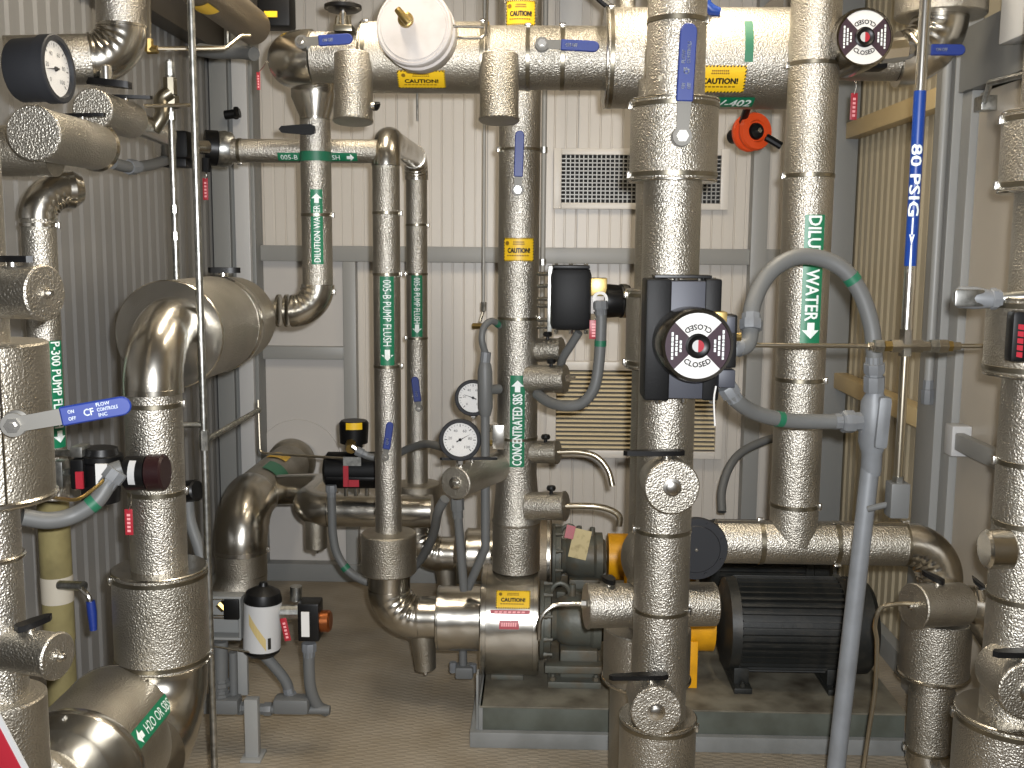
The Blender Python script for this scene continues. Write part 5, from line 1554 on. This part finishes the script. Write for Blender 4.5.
# --- actuator on the flush header at the upper left
t = thing('valve_actuator', 'black box actuator with a yellow label on the flush header', 'actuator', P(176, 162, 3.3))
bx(t, 'body', 159, 130, 188, 158, 3.30, 3.40, M_BLKM, 0.012)
bx(t, 'yellow_label', 166, 137, 173, 149, 3.295, 3.301, M_YEL, 0.0)
bx(t, 'clamp', 160, 158, 186, 167, 3.33, 3.40, M_BLK, 0.004)
rod(t, 'stem', P(186, 147, 3.38), P(207, 147, 3.45), 0.022, M_STEEL, 12)
t = thing('pipe_union', 'black round union joining the flush header to its black actuator', 'fitting', P(220, 165, 3.5))
a, c = P(203, 147, 3.50), P(236, 150, 3.54)
L_ = (c - a).length
bm = nb(); lathe(bm, a, c - a, [(0, 0.03), (0.004, 0.056), (0.045, 0.058), (0.047, 0.05)], 28); mk('hub', bm, M_BLK, t)
bm = nb(); lathe(bm, a + (c - a) * 0.45, c - a, [(0, 0.056), (0.02, 0.06), (0.045, 0.054), (0.05, 0.045)], 28); mk('clamp_ring', bm, M_GALV, t)
rod(t, 'port', P(206, 158, 3.46), P(206, 172, 3.46), 0.014, M_BLK, 10)
tagplate('red tag hanging below the black union of the flush header', 202.5, 178, 208.5, 200, 3.45, None, P(205, 170, 3.46))
t = thing('conduit_run', 'grey conduit running level under the capped cylinders', 'conduit', P(140, 168, 3.0))
bm = nb(); sweep(bm, spline([P(112, 163, 2.85), P(130, 167, 2.95), P(150, 165, 3.1), P(166, 160, 3.25)], 6), 0.016, 14); mk('tube', bm, M_CND, t)
hexnut(t, P(128, 167, 2.94), P(138, 167, 3.0), 0.022)

# --- galvanised tubes standing at the left
g = Vert(200, 300, 2.62)
t = thing('steel_tube', 'long thin galvanised tube standing in front of the drum, tee branch halfway', 'tube', g.at(585))
jacket(t, g.h(0.0), g.h(ZC), m(3.6, 2.62), M_GALV, 'tube', None, 0, 14)
for y in (435, 445): rod(t, 'tee', g.at(y - 5), g.at(y + 5), 0.013, M_GALV, 10)
rod(t, 'branch', g.at(441), P(259, 410, 2.95), 0.008, M_GALV, 10)
rod(t, 'branch', g.at(425), P(183, 425, 2.62), 0.008, M_GALV, 10)
g = Vert(174, 200, 3.0)
t = thing('steel_tube', 'short galvanised tube with fittings rising from the drum top', 'tube', g.at(285))
jacket(t, g.at(284), g.at(60), m(3.4, 3.0), M_GALV, 'tube', None, 0, 12)
for y0, y1, rr in ((62, 76, 0.014), (78, 95, 0.02), (96, 108, 0.024), (112, 120, 0.014), (205, 213, 0.012), (232, 240, 0.012)): rod(t, 'fitting', g.at(y1), g.at(y0), rr, M_GALV if rr < 0.02 else M_BAND, 8)
bm = nb(); sweep(bm, spline([P(170, 92, 2.98), P(161, 100, 2.97), P(162, 115, 2.96), P(153, 130, 2.95)], 6), 0.02, 12); mk('side_arm', bm, M_BAND, t)
t = thing('sensing_tube', 'bent thin tube dropping and running level above the left capped cylinders', 'tube', P(149, 48, 2.9))
bm = nb(); sweep(bm, fillet([P(149, -30, 2.9), P(149, 49, 2.9), P(226, 48, 2.95), P(241, 36, 2.98), P(250, 36, 3.0)], [0.012, 0.012, 0.012]), 0.006, 10); mk('tube', bm, M_TUBE, t)
rod(t, 'elbow_fitting', P(149, 39, 2.9), P(149, 52, 2.9), 0.012, M_BRASS, 8)
rod(t, 'elbow_fitting', P(147, 50, 2.9), P(158, 49.5, 2.9), 0.011, M_BRASS, 8)
t = thing('sensing_tube', 'second thin level tube behind the small capped cylinder', 'tube', P(146, 106, 2.9))
rod(t, 'tube', P(144, 106, 2.9), P(196, 105, 2.95), 0.005, M_TUBE, 8)

# --- silver can actuator group near the floor at the left
YQ = 3.1
t = thing('valve_actuator', 'silver can actuator with black domed ends standing low behind the drum pedestal', 'actuator', P(262, 655, YQ))
a, c = P(262, 647, YQ), P(263, 601, YQ)
L_ = (c - a).length
rr = m(19.5, YQ)
bm = nb(); lathe(bm, a, c - a, [(0, rr), (L_, rr)], 36); mk('can', bm, M_GSTX, t)
bm = nb(); lathe(bm, c, c - a, [(0, rr * 1.01), (0.006, rr * 1.01), (0.03, rr * 0.9), (0.045, rr * 0.45), (0.05, rr * 0.25), (0.06, rr * 0.2), (0.062, 0)], 36, False); mk('top_dome', bm, M_BLK, t)
bm = nb(); lathe(bm, a, a - c, [(0, rr * 1.0), (0.01, rr * 0.97), (0.024, rr * 0.7), (0.026, 0)], 36, False); mk('bottom_dome', bm, M_BLK, t)
cc = (a + c) / 2
fn = (lambda s, q: curved(cc, Z1, tocam(cc), rr, 0.001)(q, -s))
bm = nb()
k = 6
for i in range(k):
    x0, x1 = -rr * 0.75 + rr * 0.9 * i / k, -rr * 0.75 + rr * 0.9 * (i + 1) / k
    s0, s1 = L_ * (0.30 - 0.55 * i / k), L_ * (0.30 - 0.55 * (i + 1) / k)
    poly_bm(bm, [(x0, s0 - L_ * 0.2), (x1, s1 - L_ * 0.2), (x1, s1 + L_ * 0.05), (x0, s0 + L_ * 0.05)], fn)
mk('swoosh_label', bm, mat('pale_gold_ink', 'b3a06c', 0, 0.5), t)
bm = nb(); sheet_bm(bm, rr * 0.25, rr * 0.42, -L_ * 0.42, -L_ * 0.18, fn, 1, 2); mk('dark_label', bm, M_INK, t)
t = thing('mounting_bracket', 'open grey bracket with brass fittings at the left of the silver can', 'bracket', P(221, 642, YQ))
for y in (598, 639): bx(t, 'bracket_bar', 202, y - 1.6, 241, y + 1.6, YQ - 0.02, YQ + 0.03, M_GSTD, 0.002)
for x in (203, 239.5): bx(t, 'bracket_bar', x - 1.6, 599, x + 1.6, 638, YQ - 0.02, YQ + 0.03, M_GSTD, 0.002)
bx(t, 'valve_block', 223, 600, 239, 620, YQ - 0.03, YQ + 0.02, M_BLK, 0.004)
rod(t, 'brass_nut', P(219, 603, YQ), P(225, 609, YQ), 0.014, M_BRASS, 8)
rod(t, 'valve_stem', P(203, 616, YQ - 0.02), P(224, 617, YQ - 0.02), 0.006, M_STEEL, 8)
for y in (606, 617, 628): rod(t, 'fitting', P(206, y, YQ + 0.02), P(206, y, YQ - 0.04), 0.013, M_GALV, 8)
bx(t, 'back_plate', 204, 600, 239, 637, YQ + 0.025, YQ + 0.03, M_GSTD, 0.001)
wire(t, [P(203, 645, YQ - 0.02), P(225, 648, YQ - 0.03), P(250, 652, YQ - 0.05)], 0.003, M_TUBE, 'thin_rod')
t = thing('position_switch', 'black switch box with a white label and copper plug right of the silver can', 'switch', P(308, 643, YQ))
bx(t, 'box', 297, 604, 319, 642, YQ - 0.04, YQ + 0.03, M_BLK, 0.006)
bx(t, 'white_label', 301, 612, 309.5, 637, YQ - 0.0425, YQ - 0.04, M_DIAL, 0.0)
rod(t, 'copper_plug', P(318, 621, YQ), P(331, 621, YQ), 0.034, M_COPPER, 20, 0.006)
rod(t, 'link', P(281, 612, YQ), P(300, 612, YQ), 0.022, M_GALV, 10)
rod(t, 'vent_plug', P(296, 600, YQ + 0.03), P(296, 586, YQ + 0.03), 0.019, M_GALV, 12)
tagplate('red tag leaning between the silver can and the black switch box', 282, 618, 289, 641, YQ - 0.05, None, None, -0.2)
hose('flexible_conduit', 'grey conduit from under the silver can to the floor conduit body', 'conduit', [P(262, 653, YQ + 0.01), P(274, 666, YQ + 0.02), P(286, 682, YQ + 0.03), P(291, 700, YQ + 0.03)], 0.017, None, (0, 1))
hose('flexible_conduit', 'grey conduit hanging from the black switch box to the floor conduit', 'conduit', [P(309, 644, YQ), P(309, 668, YQ), P(311, 690, YQ + 0.01), P(318, 706, YQ + 0.03), P(327, 711, YQ + 0.05)], 0.018, None, (1, 0))
t = thing('conduit_stand', 'grey conduit run with two cast bodies on a short floor post', 'conduit', P(253, 756, 3.1))
for x0, x1 in ((200, 238), (272, 308)): bx(t, 'conduit_body', x0, 700, x1, 716, YQ - 0.02, YQ + 0.04, M_CND, 0.012)
rod(t, 'tube', P(190, 708, YQ + 0.02), P(330, 710, YQ + 0.02), 0.014, M_CND, 14)
hexnut(t, P(238, 708, YQ + 0.02), P(247, 708, YQ + 0.02), 0.022, M_CND)
hexnut(t, P(272, 709, YQ + 0.02), P(260, 709, YQ + 0.02), 0.022, M_CND)
q = P(253, 696, YQ)
bm = nb(); boxp(bm, (q.x - 0.021, YQ - 0.03, 0.008), (q.x + 0.021, YQ + 0.002, q.z), 0.003); mk('post', bm, M_GSTL, t)
bm = nb(); boxp(bm, (q.x - 0.032, YQ - 0.05, 0.0), (q.x + 0.032, YQ + 0.03, 0.009), 0.002); mk('foot_plate', bm, M_GSTL, t)
rod(t, 'riser_tube', P(221, 702, YQ + 0.02), P(221, 641, YQ + 0.02), m(7.5, YQ), M_CND, 16)
rod(t, 'riser_tube', P(234, 700, YQ + 0.03), P(233, 652, YQ + 0.03), 0.014, M_CND, 12)
for y in (682, 693): hexnut(t, P(221, y + 4, YQ + 0.02), P(221, y - 4, YQ + 0.02), 0.03, M_CND)
q1 = P(237, 640, YQ + 0.06)
bm = nb(); box(bm, (P(243, 650, YQ + 0.07) + P(241, 694, YQ + 0.07)) / 2, (m(13, YQ), 0.02, m(50, YQ)), None, 0.002); mk('strut', bm, M_GSTL, t)

# --- white round housing on the overhead main
t = thing('instrument_housing', 'round white instrument housing with a brass knob on the overhead main', 'instrument', P(415, 66, 2.95))
c = P(414, 27, 2.88)
n_ = V((-0.10, -0.99, 0.06)).normalized()
rr = m(37.5, 2.88)
bm = nb(); lathe(bm, c, n_, [(-0.012, rr), (0.0, rr), (0.006, rr * 0.98), (0.009, rr * 0.93), (0.007, rr * 0.91), (0.007, rr * 0.87), (0.010, rr * 0.85), (0.010, 0)], 56, False); mk('lid', bm, M_WPL, t)
bm = nb(); lathe(bm, c - n_ * 0.012, -n_, [(0, rr * 0.94), (0.03, rr * 0.94), (0.035, rr * 1.0), (0.09, rr * 0.97), (0.12, rr * 0.8), (0.17, rr * 0.5)], 56); mk('case', bm, M_WPL, t)
k_ = P(406, 20, 2.865)
bm = nb(); lathe(bm, k_, n_, [(0, 0.021), (0.012, 0.02), (0.016, 0.012), (0.03, 0.010)], 20); mk('knob_base', bm, M_BRASS, t)
bm = nb(); sweep(bm, [k_ + n_ * 0.028 + V((-0.016, 0, 0.02)), k_ + n_ * 0.032, k_ + n_ * 0.03 + V((0.014, 0, -0.014))], [0.009, 0.011, 0.012], 12); mk('knob_lever', bm, M_BRASS, t)
bx(t, 'neck', 402, 56, 421, 67, 2.95, 3.06, M_BAND, 0.004)
rod(t, 'bail_pivot', P(447, 24, 2.90), P(452, 26, 2.90), 0.008, M_STEEL, 8)
bm = nb(); sweep(bm, fillet([P(449, 26, 2.89), P(484, 27, 2.89)], 0.01), 0.004, 8); mk('bail', bm, M_STEEL, t)
bm = nb(); sweep(bm, fillet([P(452, 38, 2.95), P(486, 38, 2.95), P(488, -20, 2.95)], 0.02), 0.004, 8); mk('bail', bm, M_STEEL, t)
# --- handwheel standing on the main
t = thing('handwheel_valve', 'small black handwheel valve standing on the overhead main', 'valve', P(343, 28, 3.2))
c = P(343, 7, 3.15)
bm = nb(); lathe(bm, c - Z1 * 0.012, Z1, [(0, 0.01), (0, 0.045), (0.006, 0.054), (0.016, 0.054), (0.022, 0.04), (0.024, 0.01)], 24); mk('handwheel', bm, M_BLK, t)
rod(t, 'stem', P(343, 30, 3.15), P(343, -8, 3.15), 0.011, M_STEEL, 12)
rod(t, 'yoke', P(336, 30, 3.15), P(338, 16, 3.15), 0.007, M_BAND, 8)
rod(t, 'yoke', P(350, 30, 3.15), P(348, 16, 3.15), 0.007, M_BAND, 8)
bx(t, 'bonnet', 333, 24, 352, 31, 3.12, 3.2, M_BAND, 0.004)
# --- orange reel under the main
t = thing('cable_reel', 'orange plastic handwheel with a black hub under the overhead main', 'handwheel', P(755, 150, 3.5))
c = P(757, 131, 3.38)
n_ = V((0.42, -0.9, 0.05)).normalized()
rr = m(17.5, 3.38)
bm = nb(); lathe(bm, c - n_ * 0.055, n_, [(0, rr * 0.3), (0, rr), (0.01, rr * 1.05), (0.018, rr), (0.02, rr * 0.8), (0.036, rr * 0.8), (0.038, rr), (0.046, rr * 1.05), (0.056, rr * 0.98), (0.058, rr * 0.62), (0.05, rr * 0.55), (0.05, 0)], 40, False); mk('wheel', bm, M_ORG, t)
bm = nb(); lathe(bm, c - n_ * 0.008, n_, [(0, rr * 0.5), (0.012, rr * 0.42), (0.016, 0)], 20, False); mk('hub', bm, M_BLK, t)
rod(t, 'hub_bolt', c + n_ * 0.006, c + n_ * 0.016, 0.008, M_STEEL, 6)
rod(t, 'crank', P(766, 137, 3.36), P(781, 146, 3.36), 0.012, M_BLK, 10)
bm = nb(); cyl(bm, c - n_ * 0.056, c - n_ * 0.13, rr * 0.4, None, 20); mk('spindle', bm, M_BLK, t)
rod(t, 'hanger', c - n_ * 0.10, V(((c - n_ * 0.10).x, 3.28, zm - rD * 0.7)), 0.012, M_BLK, 10)
tagplate('narrow red tag hanging behind the dial actuator at the overhead main', 851, 93, 856.5, 120, 3.3, None, P(853, 78, 3.3))
tagplate('red tag hanging below the overhead main elbow', 256.5, 72, 260.5, 90, 3.3, None, P(266, 62, 3.24))

# --- pipes and fittings near the ceiling at the left
c = P(235, 13, 3.15)
t = thing('insulated_pipe', 'brownish insulated pipe with a yellow sticker running towards the back wall', 'pipe', c)
jacket(t, V((c.x, 2.7, c.z)), V((c.x, 3.34, c.z)), 0.055, M_STB)
q = P(212, 6, 2.85)
bm = nb(); sheet_bm(bm, -0.05, 0.05, -0.03, 0.03, curved(V((c.x, 2.85, c.z)), Y1, V((0.0, -0.3, -0.9)), 0.055, 0.002)); mk('caution_sticker', bm, M_YEL, t)
t = thing('drain_pipe', 'dark grey pipe hung level beside the left end of the overhead main', 'pipe', P(228, 52, 3.5))
bm = nb(); sweep(bm, spline([P(200, 50, 3.6), P(215, 52, 3.55), P(240, 52, 3.5), P(254, 54, 3.45)], 6), m(6.5, 3.5), 16); mk('tube', bm, M_CND, t)
rod(t, 'hanger_rod', P(228, 52, 3.52), V((P(228, 52, 3.52).x, 3.52, ZC)), 0.006, M_GALV, 8)
t = thing('valve_actuator', 'black actuator with a small yellow label behind the overhead main elbow', 'actuator', P(270, 32, 3.35))
bx(t, 'body', 256, -12, 290, 26, 3.36, 3.45, M_BLKM, 0.010)
bx(t, 'yellow_label', 264, 11, 277, 17, 3.355, 3.361, M_YEL, 0.0)
for x, y in ((247, 12), (249, 20), (253, 27)): rod(t, 'fitting', P(x, y, 3.4), P(x, y, 3.34), 0.014, M_STEEL, 10)
t = thing('pipe_clamp', 'small dark clamp on the corner column', 'fitting', P(234, 119, 4.6))
rod(t, 'clamp', P(225, 115, 4.68), P(240, 113, 4.68), 0.02, M_BLK, 12)
rod(t, 'clamp_bolt', P(236, 108, 4.68), P(236, 118, 4.66), 0.012, M_BLK, 10)
# --- near the ceiling, middle and right
t = thing('cable', 'black cable sagging above the overhead main', 'cable', P(620, 13, 3.3))
wire(t, [P(588, -14, 3.25), P(602, 1, 3.25), P(620, 12, 3.25), P(645, 16, 3.25), P(662, 17, 3.25)], 0.011, M_BLK, 'cable')
t = thing('insulated_pipe', 'short bright pipe stub rising from the overhead main', 'pipe', P(627, 16, 3.3))
jacket(t, P(627, 22, 3.33), V((P(627, 22, 3.33).x, 3.33, ZC)), m(8, 3.3), M_ST)
bm = nb(); sweep(bm, [P(704, -14, 3.1), P(706, 4, 3.1), P(712, 10, 3.1), P(720, 12, 3.1)], [0.014, 0.016, 0.016, 0.012], 12)
tag(mk('blue_strap', bm, M_BLUE2), 'bright blue strap behind the thick riser near the ceiling', 'strap')
t = thing('wall_bracket', 'brown triangular steel gusset behind the DILUTE WATER line', 'bracket', P(778, 18, 3.3))
a = P(783, 17, 3.36)
bm = nb(); prism(bm, [(0, 0), (-0.09, 0), (0.0, 0.09)], a, X1, Z1, Y1, 0.02); mk('gusset', bm, M_BMD, t)
t = thing('emergency_light', 'pale box with two dark sockets on the door header', 'light', V((XR - 0.09, 3.0, 2.17)))
bm = nb(); boxp(bm, (XR - 0.115, 2.98, 2.175), (XR - 0.061, 3.13, 2.42), 0.006); mk('box', bm, M_GSTX, t)
for z_, s_ in ((2.215, 0.012), (2.19, 0.006)):
    bm = nb(); boxp(bm, (XR - 0.10, 2.977, z_ - s_), (XR - 0.10 + 2 * s_, 2.98, z_ + s_)); mk('socket', bm, M_INK, t)
# --- conduit behind the far motor
hose('flexible_conduit', 'dark grey conduit arching up behind the dilution line to the back column', 'conduit', [P(722, 512, 4.25), P(722, 490, 4.3), P(730, 466, 4.35), P(745, 450, 4.4), P(775, 438, 4.45), P(800, 440, 4.5)], 0.018, None, (0, 0))
trim((-0.25, YB - 0.12, 2.78), (XR - 0.12, YB - 0.063, 2.90), M_BMD)

# --- thin tubes standing against the back wall
g = Vert(484, 200, 4.5)
t = thing('sensing_tube', 'thin vertical tube with a small brass cock behind the tee conduit body', 'tube', g.at(330))
jacket(t, g.at(306), g.h(ZC), 0.0065, M_GSTL, 'tube', None, 0, 10)
rod(t, 'union', g.at(311), g.at(302), 0.012, M_GALV, 8)
rod(t, 'kinked_tube', g.at(311), P(480, 322, 4.48), 0.006, M_GALV, 8)
rod(t, 'cock', P(473, 326, 4.48), P(487, 326, 4.46), 0.013, M_BRASS, 10)
g = Vert(543.5, 200, 4.6)
t = thing('wall_conduit', 'thin grey conduit up the back wall beside the air grille', 'conduit', g.at(330))
jacket(t, g.at(338), g.h(ZC), 0.011, M_GSTL, 'tube', None, 0, 12)
for y in (150, 262): rod(t, 'strap', g.at(y + 3), g.at(y - 3), 0.015, M_GALV, 10)
